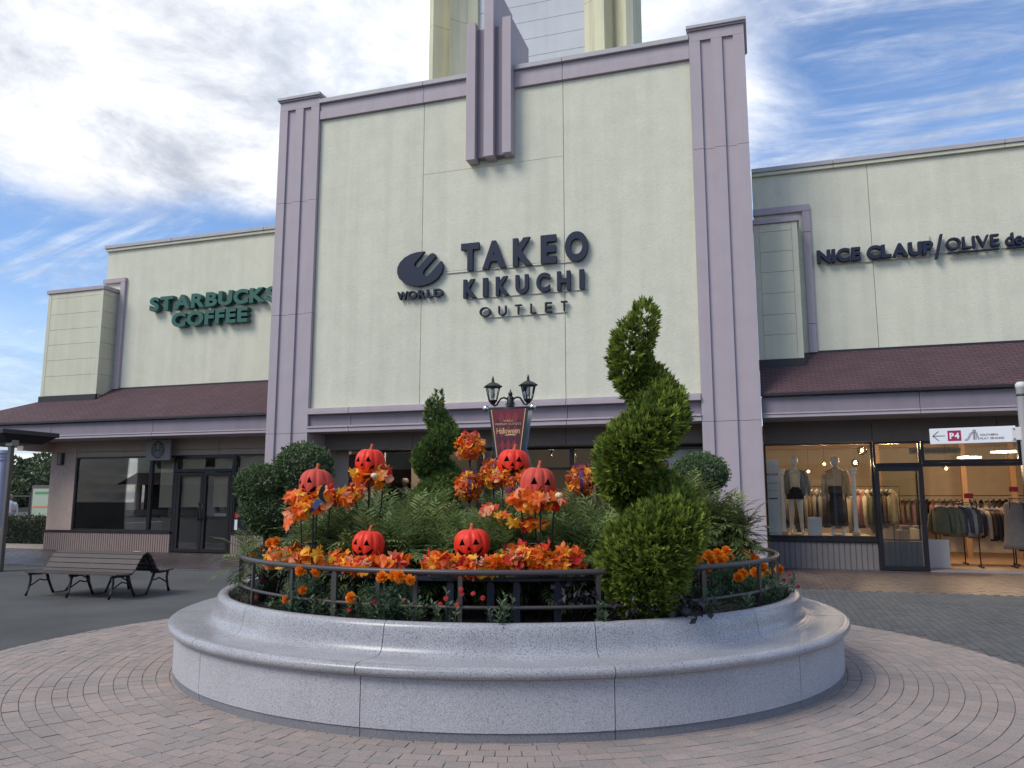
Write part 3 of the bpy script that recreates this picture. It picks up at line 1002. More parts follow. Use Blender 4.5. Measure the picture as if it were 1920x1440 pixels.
for i, (x0, x1, z, y) in enumerate(((4.73, 5.28, 2.64, 23), (5.5, 6.15, 2.77, 23), (2.9, 3.4, 3.05, 23))):
    t = thing('strip_lamp', ('short lit strip lamp right above the shop entrance', 'longer lit strip lamp behind the direction sign', 'lit strip lamp above the open glass door')[i], 'lamp', (x0, y, z), group='lit lamps in the clothes shop')
    MB().bbox(x0, x1, y, y + .06, z, z + .03, .004).build('tube', TUBE, t)
    MB().bbox(x0, x1, y, y + .06, z + .031, z + .06, .004).build('housing', WHITEP, t)
    MB().tube([(x0 + .1, y + .03, z + .06), (x0 + .1, y + .03, 3.31)], .003, 4).tube([(x1 - .1, y + .03, z + .06), (x1 - .1, y + .03, 3.31)], .003, 4).build('cable', BLACK, t)
    light(t, ((x0 + x1) / 2, y - .05, z - .06), 40)
# dim spots in the central shop
for i, p in enumerate(((-7.1, 21.6, 2.9), (-5.9, 22.2, 2.86), (-5.3, 22.6, 2.9), (-3.9, 21.9, 2.8))):
    t = thing('spot_lamp', ('lit ceiling spot behind the leaf ball in the central shop', 'lit ceiling spot above the dark central entrance', 'lit ceiling spot right of the banner in the central shop',
                            'lit ceiling spot behind the tall spiral topiary')[i], 'lamp', p, group='ceiling spots of the central shop')
    MB().lathe([(0, 0), (.03, .002), (.035, .02)], p, 12).build('bulb', BULB, t, True)
    MB().lathe([(.036, 0), (.045, .0), (.045, .12), (0, .13)], p, 12).build('housing', BLACK, t, True)
    light(t, (p[0], p[1], p[2] - .06), 7)


# ---- figures
def figure(name, J, E, mat, parent, sub=2):
    """continuous body grown from joints: J = {key: (x, y, z, r)}, E = edges"""
    keys = list(J)
    me = bpy.data.meshes.new(name)
    me.from_pydata([J[k][:3] for k in keys], [(keys.index(a), keys.index(b)) for a, b in E], [])
    ob = bpy.data.objects.new('tmp_body', me)
    COL.objects.link(ob)
    md = ob.modifiers.new('skin', 'SKIN')
    md.use_smooth_shade = True
    lay = me.skin_vertices[0].data if me.skin_vertices else None
    if lay is None:
        bm_layer = me.attributes
    for i, k in enumerate(keys):
        r = J[k][3]
        lay[i].radius = (r, r) if not isinstance(r, tuple) else r
        lay[i].use_root = (k == 'pelvis')
    s = ob.modifiers.new('sub', 'SUBSURF')
    s.levels = sub
    s.render_levels = sub
    dg = bpy.context.evaluated_depsgraph_get()
    dg.update()
    m2 = bpy.data.meshes.new_from_object(ob.evaluated_get(dg))
    bpy.data.objects.remove(ob)
    m2.materials.clear()
    m2.materials.append(mat)
    return link(name, m2, parent)


def body_joints(h=1.78, sp=.10, arm='down', lean=0):
    s = h / 1.78
    J = {'pelvis': (0, 0, .98, .125), 'waist': (0, 0, 1.12, .105), 'chest': (0, .0, 1.32, .125), 'neckb': (0, 0, 1.47, .065), 'neck': (0, 0, 1.535, .045),
         'head': (0, -.015, 1.60, .088), 'crown': (0, -.005, 1.68, .118), 'tip': (0, .0, 1.775, .085),
         'hl': (-.09, 0, .93, .095), 'kl': (-sp, -.01, .52, .058), 'al': (-sp - .01, .01, .09, .036), 'tl': (-sp - .02, -.13, .03, .03),
         'hr': (.09, 0, .93, .095), 'kr': (sp, -.02, .52, .058), 'ar': (sp + .02, .0, .09, .036), 'tr': (sp + .03, -.14, .03, .03),
         'sl': (-.175, 0, 1.42, .055), 'el': (-.235, .02, 1.15, .042), 'wl': (-.25, -.04, .92, .028), 'fl': (-.25, -.06, .80, .024),
         'sr': (.175, 0, 1.42, .055), 'er': (.235, .02, 1.15, .042), 'wr': (.25, -.04, .92, .028), 'fr': (.25, -.06, .80, .024)}
    E = [('pelvis', 'waist'), ('waist', 'chest'), ('chest', 'neckb'), ('neckb', 'neck'), ('neck', 'head'), ('head', 'crown'), ('crown', 'tip'),
         ('pelvis', 'hl'), ('hl', 'kl'), ('kl', 'al'), ('al', 'tl'), ('pelvis', 'hr'), ('hr', 'kr'), ('kr', 'ar'), ('ar', 'tr'),
         ('chest', 'sl'), ('sl', 'el'), ('el', 'wl'), ('wl', 'fl'), ('chest', 'sr'), ('sr', 'er'), ('er', 'wr'), ('wr', 'fr')]
    return {k: (v[0] * s, v[1] * s, v[2] * s, v[3] * s) for k, v in J.items()}, E


SKINW = M('mannequin_white', (.62, .60, .57), .35)
SKINB = M('mannequin_dark', (.16, .12, .10), .5)


def jacket(parent, mat, z0, s=1.0, w=.215, d=.15, name='jacket', open_=.0, sleeves=True, flare=1.05):
    m = MB()
    m.loft([(0, .0, z0, w * flare, d * flare, .04), (0, 0, z0 + .18, w * .98, d, .03, 1), (0, 0, 1.18 * s, w * .93, d * .95, .03, 2), (0, 0, 1.36 * s, w, d, .02),
            (0, 0, 1.45 * s, w * .86, d * .8), (0, 0, 1.495 * s, .10, .09), (0, 0, 1.53 * s, .075, .075)], 24)
    if sleeves:
        for q in (-1, 1):
            m.tube([(q * .17 * s, 0, 1.44 * s), (q * .225 * s, .01, 1.33 * s), (q * .26 * s, .02, 1.14 * s), (q * .275 * s, -.03, .93 * s), (q * .275 * s, -.045, .88 * s)], [.07, .078, .068, .055, .055], 12)
    return m.build(name, mat, parent, True, True)


def mannequin(loc, label, h, rotz, skin, group='shop window mannequins'):
    t = thing('mannequin', label, 'mannequin', loc, rotz, group)
    J, E = body_joints(h)
    figure('body', J, E, skin, t)
    MB().lathe([(0, 0), (.16, 0), (.16, .012), (0, .014)], (0, 0, 0), 20).build('base_plate', STEEL, t, True, True, angle=30)
    return t


a = mannequin((.66, 20.95, .735), 'pale mannequin in cream camisole, grey cardigan and dark shorts', 1.93, .12, SKINW)
s = 1.93 / 1.78
MB().loft([(0, -.012, 1.05 * s, .135, .105), (0, -.012, 1.2 * s, .128, .108, .02), (0, -.015, 1.36 * s, .15, .125, .02), (0, -.012, 1.40 * s, .12, .115)], 20).build('camisole', M('cream_satin', (.72, .62, .44), .35), a, True, True)
MB().loft([(-.0, 0, .80 * s, .215, .145, .03), (0, 0, .95 * s, .19, .14), (0, 0, 1.08 * s, .145, .115)], 20).build('shorts', M('black_cloth', (.018, .016, .018), .8), a, True, True)
m = MB()
for q in (-1, 1):
    m.loft([(q * .19, .02, .92 * s, .085, .12, .05), (q * .19, .02, 1.2 * s, .08, .12, .04), (q * .17, .02, 1.40 * s, .075, .10), (q * .13, .02, 1.46 * s, .05, .07)], 16)
    m.tube([(q * .17 * s, 0, 1.43 * s), (q * .25 * s, .01, 1.30 * s), (q * .285 * s, .02, 1.1 * s), (q * .29 * s, -.03, .9 * s)], [.06, .072, .066, .056], 12)
m.build('cardigan', M('grey_knit', (.24, .24, .22), .9, var=.1, vscale=40), a, True, True)
b = mannequin((1.62, 21.05, .735), 'pale mannequin in quilted beige jacket and long dark skirt', 1.92, -.1, SKINW)
s = 1.92 / 1.78
QUILT = M('quilted_beige', (.55, .40, .24), .5, bump=.9, bscale=9, bdist=.04)
jacket(b, QUILT, .93 * s, s, .235, .165)
MB().loft([(0, 0, .22, .22, .19, .06), (0, 0, .6, .20, .17, .05, 1), (0, 0, .95 * s, .165, .14), (0, 0, 1.08 * s, .14, .12)], 30).build('skirt', M('black_skirt', (.012, .014, .022), .7), b, True, True)
for q in (-1, 1):
    MB().loft([(q * .12, -.05, .0, .05, .13), (q * .12, -.05, .05, .052, .125), (q * .12, -.01, .09, .042, .06), (q * .12, .0, .15, .04, .045)], 14).build('shoe', WHITE, b, True, True)
MB().bbox(-.18, .14, -.24, -.17, .98, 1.18, .03).build('shoulder_bag', M('dark_bag', (.03, .02, .02), .4), b, local=True)
MB().tube([(.14, -.20, 1.17), (.17, -.17, 1.4), (.10, -.05, 1.58)], .008, 6).build('bag_strap', BLACK, b, True, True)
c = mannequin((-9.95, 20.95, .36), 'dark-clothed mannequin standing in the central shop window', 1.86, .1, SKINB, None)
s = 1.86 / 1.78
DKC = M('black_suit', (.010, .011, .014), .8)
jacket(c, DKC, .82 * s, s, .24, .16)
MB().loft([(-.1, 0, .05, .085, .085), (-.1, 0, .5, .09, .09), (-.06, 0, .86 * s, .12, .12)], 14).loft([(.1, 0, .05, .085, .085), (.1, 0, .5, .09, .09), (.06, 0, .86 * s, .12, .12)], 14).build('trousers', M('slate_trousers', (.05, .06, .085), .8), c, True, True)
MB().lathe([(.075, 0), (.085, .02), (.08, .07), (.04, .10), (0, .11)], (0, .005, 1.65 * s), 16).build('hair', BLACK, c, True, True)
MB().box(-10.2, -9.0, 21.9, 21.95, .02, 2.9).build('display_back', BEI, mid)
MB().box(-10.2, -9.0, 20.3, 21.88, .02, .35).build('display_plinth', BEI, mid)
light(c, (-9.6, 20.75, 2.85), 40, col=(1, .8, .6))  # added light without a fitting, brightens the window display

# white columns, poster and boxes in the lit display window
for i, (x, y) in enumerate(((.36, 20.62), (1.98, 20.62))):
    t = thing('display_column', ('white display column beside the camisole mannequin', 'white display column beside the quilted jacket mannequin')[i], 'column', (x, y, .735), group='white columns in the display window')
    MB().lathe([(0, 0), (.08, 0), (.08, .10), (.055, .12), (.05, .2), (.045, 1.45), (.075, 1.47), (.075, 1.5), (.06, 1.51), (.085, 1.55), (.085, 1.6), (0, 1.6)], (x, y, .735), 20).build('shaft', WHITE, t, True, angle=35)
    MB().lathe([(.082, .001), (.09, .002), (.09, .09), (.082, .10)], (x, y, .735), 20).build('gilt_foot', GOLD, t, True)
t = thing('display_box', 'white display box between the window mannequins', 'box', (1.05, 20.7, .735))
MB().bbox(.90, 1.21, 20.45, 20.75, .735, 1.17, .006).build('box_shell', WHITEP, t)


# ------------------------------------------------------------------ lettering
_gc = {}


def glyph(ch, bold=0.0, ext=0.0):
    k = (ch, round(bold, 4), round(ext, 4))
    if k in _gc:
        return _gc[k]
    cu = bpy.data.curves.new('glyph', 'FONT')
    cu.body = ch
    cu.size = 1.0
    cu.offset = bold
    cu.extrude = ext
    cu.resolution_u = 5
    ob = bpy.data.objects.new('tmp_glyph', cu)
    COL.objects.link(ob)
    dg = bpy.context.evaluated_depsgraph_get()
    dg.update()
    me = bpy.data.meshes.new_from_object(ob.evaluated_get(dg))
    bpy.data.objects.remove(ob)
    V = np.array([v.co[:] for v in me.vertices])
    F = [tuple(p.vertices) for p in me.polygons]
    _gc[k] = (V, F)
    return V, F


def letter(ch, x0, x1, z0, z1, y0, y1, mat, parent, bold=0.02, name='letter', shear=0.0):
    V, F = glyph(ch, bold, 0.1)
    lo, hi = V.min(0), V.max(0)
    U = (V - lo) / np.maximum(hi - lo, 1e-6)
    m = MB()
    vs = [(x0 + (x1 - x0) * p[0] + shear * p[1], y1 + (y0 - y1) * p[2], z0 + (z1 - z0) * p[1]) for p in U]
    m.add(vs, F)
    return m.build(name, mat, parent)


def widths(text, bold):
    out = []
    for ch in text:
        if ch == ' ':
            out.append(None)
        else:
            V, F = glyph(ch, bold, 0.1)
            out.append(V.max(0)[0] - V.min(0)[0])
    return out


def word(text, x0, x1, z0, z1, y0, y1, mat, parent, bold=.02, gap=.10, name='letter', joined=None, base_h=None, shear=0.0):
    """letters spread between x0 and x1; gap and space in units of the cap height before fitting"""
    ws = widths(text, bold)
    capV, _ = glyph('H', bold, .1)
    cap = capV.max(0)[1] - capV.min(0)[1]
    b0 = capV.min(0)[1]
    tot = sum(w if w else 0.30 for w in ws) + gap * (len(text) - 1)
    k = (x1 - x0) / tot
    x = x0
    mb = MB()
    for ch, w in zip(text, ws):
        if w is None:
            x += (.30 + gap) * k
            continue
        V, F = glyph(ch, bold, .1)
        lo, hi = V.min(0), V.max(0)
        zz0 = z0 + (lo[1] - b0) / cap * (z1 - z0)
        zz1 = z0 + (hi[1] - b0) / cap * (z1 - z0)
        if joined is None:
            letter(ch, x, x + w * k, zz0, zz1, y0, y1, mat, parent, bold, name, shear)
        else:
            U = (V - lo) / np.maximum(hi - lo, 1e-6)
            mb.add([(x + w * k * p[0] + shear * (zz0 + (zz1 - zz0) * p[1] - z0), y1 + (y0 - y1) * p[2], zz0 + (zz1 - zz0) * p[1]) for p in U], F)
        x += (w + gap) * k
    if joined:
        return mb.build(joined, mat, parent)


# main sign
sg = thing('shop_sign', 'large navy TAKEO KIKUCHI OUTLET raised letters on the central cream wall', 'sign', (-5.7, 18.72, 6.2))
SPY0, SPY1 = 18.58, 18.68
for ch, x0, x1 in (('T', -7.35, -6.85), ('A', -6.76, -6.12), ('K', -5.93, -5.41), ('E', -5.19, -4.78), ('O', -4.56, -3.97)):
    letter(ch, x0, x1, 7.48 if ch != 'O' else 7.46, 8.22 if ch != 'O' else 8.24, SPY0, SPY1, NAVY, sg, .05)
for ch, x0, x1 in (('K', -7.28, -6.92), ('I', -6.74, -6.61), ('K', -6.39, -6.03), ('U', -5.86, -5.52), ('C', -5.31, -4.96), ('H', -4.77, -4.43), ('I', -4.20, -4.08)):
    letter(ch, x0, x1, 6.75, 7.245, SPY0, SPY1, NAVY, sg, .045)
for ch, x0, x1 in (('O', -6.83, -6.53), ('U', -6.32, -6.11), ('T', -5.88, -5.70), ('L', -5.47, -5.32), ('E', -5.09, -4.91), ('T', -4.68, -4.52)):
    letter(ch, x0, x1, 6.22, 6.475, SPY0, SPY1, NAVY, sg, -.006)
m = MB().box(-7.80, -4.2, 18.69, 18.718, 7.483, 7.496).box(-7.2, -4.0, 18.69, 18.718, 6.742, 6.754).box(-6.72, -4.55, 18.69, 18.718, 6.205, 6.216)
m.build('mounting_rail', CAPGREY, sg)
for z, xx in ((7.49, (-7.1, -6.4, -5.7, -5.0, -4.3)), (6.748, (-7.1, -6.2, -5.7, -5.1, -4.6))):
    for x in xx:
        MB().box(x, x + .02, 18.67, 18.70, z - .012, z + .02).build('bracket', STEEL, sg)
lg = thing('shop_sign', 'round navy swoosh logo above the word WORLD on the cream wall', 'sign', (-8.52, 18.72, 6.84))
LOGO = [(-8.39, 8.12), (-8.61, 8.12), (-8.8, 8.08), (-8.98, 8.0), (-9.11, 7.88), (-9.18, 7.74), (-9.18, 7.59), (-9.12, 7.44), (-8.98, 7.31), (-8.78, 7.23), (-8.57, 7.18), (-8.36, 7.2), (-8.17, 7.25), (-8.0, 7.36), (-7.89, 7.51), (-7.86, 7.65), (-7.87, 7.76), (-7.91, 7.82), (-8.23, 7.49), (-8.3, 7.44), (-8.38, 7.44), (-8.43, 7.51), (-8.41, 7.6), (-8.06, 7.95), (-8.09, 8.02), (-8.15, 8.05), (-8.22, 8.04), (-8.54, 7.72), (-8.62, 7.7), (-8.68, 7.75), (-8.68, 7.82)]
MB().plate(LOGO, 18.58, 18.68).build('emblem', NAVY, lg)
for ch, x0, x1 in (('W', -9.17, -8.86), ('O', -8.87, -8.60), ('R', -8.57, -8.36), ('L', -8.32, -8.16), ('D', -8.12, -7.85)):
    letter(ch, x0, x1, 6.855, 7.07, SPY0, SPY1, NAVY, lg, .03)
for x in (-8.9, -8.15):
    MB().box(x, x + .03, 18.68, 18.72, 7.5, 7.54).build('bracket', STEEL, lg)
ss = thing('shop_sign', 'green STARBUCKS COFFEE raised letters on the left cream wall', 'sign', (-16.7, 20.7, 7.1))
word('STARBUCKS', -19.06, -14.22, 7.69, 8.16, 20.46, 20.66, SBGREEN, ss, .045, .055)
word('COFFEE', -18.14, -15.25, 7.10, 7.57, 20.46, 20.66, SBGREEN, ss, .045, .065)
for x, z in ((-18.2, 7.9), (-17, 7.9), (-16, 7.9), (-15, 7.9), (-17.5, 7.3), (-16, 7.3)):
    MB().box(x, x + .03, 20.66, 20.70, z, z + .03).build('bracket', STEEL, ss)
ns = thing('shop_sign', 'navy NICE CLAUP / OLIVE de raised letters on the right cream wall', 'sign', (4, 20.7, 7.4))
word('NICE', 1.45, 2.46, 7.44, 7.765, 20.50, 20.64, NAVY, ns, .05, .06)
word('CLAUP', 2.60, 4.07, 7.44, 7.765, 20.50, 20.64, NAVY, ns, .05, .02)
MB().plate([(4.09, 7.31), (4.15, 7.31), (4.29, 7.90), (4.23, 7.90)], 20.50, 20.64).build('letter', NAVY, ns)
word('OLIVE', 4.35, 5.47, 7.50, 7.79, 20.52, 20.64, NAVY, ns, .012, .07)
word('des', 5.60, 6.10, 7.49, 7.79, 20.52, 20.64, NAVY, ns, .02, .05)
word('OLIVE', 6.26, 7.38, 7.50, 7.79, 20.52, 20.64, NAVY, ns, .012, .07)
for x0, x1 in ((4.37, 5.46), (5.61, 6.10), (6.27, 7.37)):
    MB().bbox(x0, x1, 20.53, 20.62, 7.415, 7.445, .004).build('underline', NAVY, ns)
m = MB().box(1.7, 4.0, 20.66, 20.698, 7.405, 7.42).box(4.02, 4.035, 20.66, 20.698, 7.41, 7.93).box(4.0, 7.0, 20.66, 20.698, 7.46, 7.475)
m.build('mounting_rail', CAPGREY, ns)
for x in (1.8, 2.2, 2.9, 3.5, 4.6, 5.0, 5.8):
    MB().box(x, x + .02, 20.64, 20.698, 7.42, 7.47).build('bracket', STEEL, ns)
# square hanging emblem sign over the cafe door
hs = thing('hanging_sign', 'square grey hanging sign with dark round emblem above the café doors', 'sign', (-17.7, 19.6, 2.7))
MB().bbox(-18.12, -17.20, 19.70, 19.78, 2.77, 3.40, .01).build('sign_board', M('sign_grey', (.22, .19, .18), .6), hs)
MB().tube([(-17.9, 19.74, 3.40), (-17.9, 19.74, 3.44)], .015, 6).tube([(-17.4, 19.74, 3.40), (-17.4, 19.74, 3.44)], .015, 6).build('hanger', FRAME, hs)
EMB = M('emblem_dark', (.02, .022, .024), .5)
EMG = M('emblem_grey', (.16, .15, .145), .6)
ecx, ecz = -17.66, 3.085
MB().plate([(ecx + .25 * math.cos(2 * math.pi * k / 40), ecz + .265 * math.sin(2 * math.pi * k / 40)) for k in range(40)], 19.694, 19.70).build('emblem_disc', EMB, hs)
m = MB()
m.plate([(ecx - .05, ecz + .02), (ecx + .05, ecz + .02), (ecx + .06, ecz + .10), (ecx + .035, ecz + .16), (ecx - .035, ecz + .16), (ecx - .06, ecz + .10)], 19.690, 19.694)
m.plate([(ecx - .06, ecz + .17), (ecx + .06, ecz + .17), (ecx + .075, ecz + .225), (ecx, ecz + .205), (ecx - .075, ecz + .225)], 19.690, 19.694)
for q in (-1, 1):
    for k in range(5):
        z = ecz + .14 - k * .075
        m.plate([(ecx + q * .085, z), (ecx + q * (.21 - k * .012), z - .035), (ecx + q * (.21 - k * .012), z - .062), (ecx + q * .085, z - .032)][::q], 19.690, 19.694)
    m.plate([(ecx + q * .012, ecz - .02), (ecx + q * .06, ecz - .04), (ecx + q * .075, ecz - .2), (ecx + q * .012, ecz - .22)][::q], 19.690, 19.694)
m.build('emblem_figure', EMG, hs)

# ------------------------------------------------------------------ the round granite planter
pl = thing('round_planter', 'large round grey granite planter with a built-in ring seat', 'planter', (PC[0], PC[1], 0))
seat_prof = [(3.25, .408), (3.36, .408), (3.392, .416), (3.408, .434), (3.412, .455), (3.404, .476), (3.382, .490), (3.34, .494), (3.22, .488), (3.12, .483), (3.066, .487), (3.034, .503),
             (3.014, .53), (3.003, .565), (2.995, .62), (2.987, .665), (2.976, .692), (2.955, .708), (2.925, .713), (2.895, .70), (2.88, .67), (2.875, .52), (3.0, .408)]


def rounded(pr, k=3):
    """the same outline with k points per span, so that polished curves have no facets"""
    out = []
    n = len(pr)
    for i in range(n - 2):
        a, b, c, d = pr[max(i - 1, 0)], pr[i], pr[i + 1], pr[min(i + 2, n - 1)]
        for j in range(k):
            t = j / k
            out.append(tuple(.5 * (2 * b[q] + (c[q] - a[q]) * t + (2 * a[q] - 5 * b[q] + 4 * c[q] - d[q]) * t * t + (3 * b[q] - a[q] - 3 * c[q] + d[q]) * t ** 3) for q in (0, 1)))
    return out + [pr[-2], pr[-1]]


seat_prof = seat_prof[:2] + rounded(seat_prof[2:-1]) + seat_prof[-1:]
wall_prof = [(3.345, .068), (3.345, .403), (3.18, .403), (3.18, .068)]
plinth_prof = [(3.336, -.02), (3.336, .064), (3.13, .064), (3.13, -.02)]
for k in range(12):
    a0, a1 = R(k * 30), R(k * 30 + 30)
    ga = .0035 / 3.4
    MB().lathe(seat_prof, (PC[0], PC[1], 0), 24, a0 + ga, a1 - ga, True).build('seat_stone', GRANP, pl, True, angle=40)
    MB().lathe(wall_prof, (PC[0], PC[1], 0), 14, a0 + ga + .004, a1 - ga + .004, True).build('wall_stone', GRAN, pl, True, angle=40)
    MB().lathe(plinth_prof, (PC[0], PC[1], 0), 14, a0 + ga + .004, a1 - ga + .004, True).build('plinth_stone', GRAND, pl, True, angle=40)
MB().lathe([(3.12, 0), (3.12, .40), (2.95, .406)], (PC[0], PC[1], 0), 60).build('core', JOINT, pl)
soil = MB()
nr, na = 10, 60
soil.v.append((PC[0], PC[1], .70))
for i in range(1, nr + 1):
    for j in range(na):
        a = 2 * math.pi * j / na
        r_ = 2.885 * i / nr
        soil.v.append((PC[0] + r_ * math.cos(a), PC[1] + r_ * math.sin(a), .66 - .05 * (i / nr) ** 2 + random.uniform(-.015, .015)))
for j in range(na):
    soil.f.append((0, 1 + j, 1 + (j + 1) % na))
    for i in range(nr - 1):
        a, b = 1 + i * na, 1 + (i + 1) * na
        soil.f.append((a + j, b + j, b + (j + 1) % na, a + (j + 1) % na))
soil.r = [0.0] * len(soil.f)
soil.build('soil', SOIL, pl, True)

# ------------------------------------------------------------------ railing
rl = thing('railing', 'curved brown steel railing standing round the planting', 'railing', (PC[0], PC[1], .65))


def arc(r, z, a0, a1, n):
    return [(PC[0] + r * math.cos(R(a0 + (a1 - a0) * i / n)), PC[1] + r * math.sin(R(a0 + (a1 - a0) * i / n)), z) for i in range(n + 1)]


MB().tube(arc(2.79, 1.055, 0, 360, 120)[:-1], .022, 10, closed=True).build('top_rail', RAIL, rl, True)
MB().tube(arc(2.79, .80, 0, 360, 120)[:-1], .015, 8, closed=True).build('lower_rail', RAIL, rl, True)


def rpost(a, r=2.79, w=.045, d=.012, z0=.62, z1=1.035, mat=RAIL, parent=rl, name='post'):
    c, s = math.cos(R(a)), math.sin(R(a))
    tx, ty = -s, c
    x, y = PC[0] + r * c, PC[1] + r * s
    vs = []
    for z in (z0, z1 - .02):
        for q, e in ((-1, -1), (1, -1), (1, 1), (-1, 1)):
            vs.append((x + tx * q * w / 2 + c * e * d, y + ty * q * w / 2 + s * e * d, z))
    for q, e in ((-1, -1), (1, -1), (1, 1), (-1, 1)):
        vs.append((x + tx * q * (w / 2 - .012) + c * e * d, y + ty * q * (w / 2 - .012) + s * e * d, z1))
    fs = [(3, 2, 1, 0), (8, 9, 10, 11)]
    for b in (0, 4):
        fs += [(b + i, b + (i + 1) % 4, b + 4 + (i + 1) % 4, b + 4 + i) for i in range(4)]
    return MB().add(vs, fs).build(name, mat, parent)


front = [-152, -141, -127, -112, -101.7, -93.2, -86.8, -79.6, -58.1, -38, -20, -3, 12]
for a in front:
    rpost(a, w=.05 if a in (-101.7, -38, -20) else .034)
for a in range(28, 200, 17):
    rpost(a)
# black display shelf behind the rail
shelf = thing('display_shelf', 'dark curved display shelf behind the rail carrying the two low pumpkins', 'shelf', (PC[0], PC[1], .65))
m = MB()
n = 40
sv = []
for i in range(n + 1):
    a = R(-128 + 76 * i / n)
    for r_, z in ((2.58, .97), (2.58, .99), (2.22, .99), (2.22, .97)):
        sv.append((PC[0] + r_ * math.cos(a), PC[1] + r_ * math.sin(a), z))
fs = []
for i in range(n):
    for k in range(4):
        fs.append((i * 4 + k, (i + 1) * 4 + k, (i + 1) * 4 + (k + 1) % 4, i * 4 + (k + 1) % 4))
fs += [(0, 1, 2, 3), (n * 4 + 3, n * 4 + 2, n * 4 + 1, n * 4)]
NAVYD = M('dark_navy_paint', (.012, .016, .030), .5)
m.add(sv, fs).build('shelf_board', NAVYD, shelf)
for a in (-121, -112.5, -82.4, -75.3, -70.8, -63.6):
    rpost(a, 2.55, .055, .012, .62, .965, NAVYD, shelf, 'leg')

# ------------------------------------------------------------------ foliage tools
def unit_rand(n):
    v = rng.normal(size=(n, 3))
    return v / np.linalg.norm(v, axis=1, keepdims=True)


def norm(v):
    return v / np.maximum(np.linalg.norm(v, axis=-1, keepdims=True), 1e-9)


def leaf_quads(P, D, N, L, Wd, fold=0.0):
    """diamond leaves from P along D, facing N"""
    D = norm(D)
    S = norm(np.cross(D, N))
    U = np.cross(S, D)
    L = np.asarray(L)[:, None]
    Wd = np.asarray(Wd)[:, None]
    V = np.stack([P, P + D * L * .5 + S * Wd * .5 + U * fold * Wd, P + D * L, P + D * L * .5 - S * Wd * .5 + U * fold * Wd], axis=1)
    n = len(P)
    F = (np.arange(n)[:, None] * 4 + np.arange(4)[None]).astype(np.int32)
    return V.reshape(-1, 3), F


def merge(parts):
    Vs, Fs, Rs, o = [], [], [], 0
    for V, F, r_ in parts:
        Vs.append(V)
        Fs.append(F + o)
        Rs.append(r_)
        o += len(V)
    return np.concatenate(Vs), np.concatenate(Fs), np.concatenate(Rs)


def foliage(name, parts, mat, parent):
    V, F, r_ = merge(parts)
    V = V - np.array(ORG[parent.name])
    return link(name, npmesh(name, V, F, mat, rnd=r_), parent)


CONIF = M('conifer_green', (.040, .080, .016), .65, spec=.3, col2=(.36, .44, .060), rnd=True, trans=.25)
CONIF2 = M('conifer_deep', (.050, .10, .026), .65, spec=.3, col2=(.22, .31, .065), rnd=True, trans=.2)
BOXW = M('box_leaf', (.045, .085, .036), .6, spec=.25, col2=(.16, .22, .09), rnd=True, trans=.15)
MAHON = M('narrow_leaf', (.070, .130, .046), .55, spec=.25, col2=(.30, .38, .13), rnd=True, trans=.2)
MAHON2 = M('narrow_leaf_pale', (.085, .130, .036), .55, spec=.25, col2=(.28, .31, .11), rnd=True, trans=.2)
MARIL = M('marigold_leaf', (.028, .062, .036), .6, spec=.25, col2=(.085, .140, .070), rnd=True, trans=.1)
ZINL = M('zinnia_leaf', (.040, .080, .040), .55, spec=.3, col2=(.14, .20, .11), rnd=True, trans=.15)
VINEL = M('black_vine_leaf', (.008, .007, .012), .45, col2=(.020, .018, .028), rnd=True)
BARK = M('bark', (.060, .048, .038), .9, var=.3, vscale=14, bump=.6, bscale=30)
STEMG = M('green_stem', (.06, .08, .03), .7)


def spray_parts(P, D, size, mrk, nl=7):
    """flat fan-shaped conifer sprays"""
    n = len(P)
    D = norm(D)
    N = norm(unit_rand(n) + np.array([0, 0, .6]))
    S = norm(np.cross(D, N))
    out = []
    for k in range(nl):
        t = k / (nl - 1)
        an = (t - .5) * 2.0
        dd = norm(D * math.cos(an) + S * math.sin(an) + rng.normal(0, .18, (n, 3)))
        base = P + D * (size * .35 * (1 - abs(t - .5) * 1.4))[:, None]
        V, F = leaf_quads(base, dd, N, size * (.75 - .35 * abs(t - .5)), size * .22, .1)
        out.append((V, F, np.clip(mrk + .18 * (1 - abs(t - .5) * 2) + rng.normal(0, .16, n), 0, 1)))
    return out


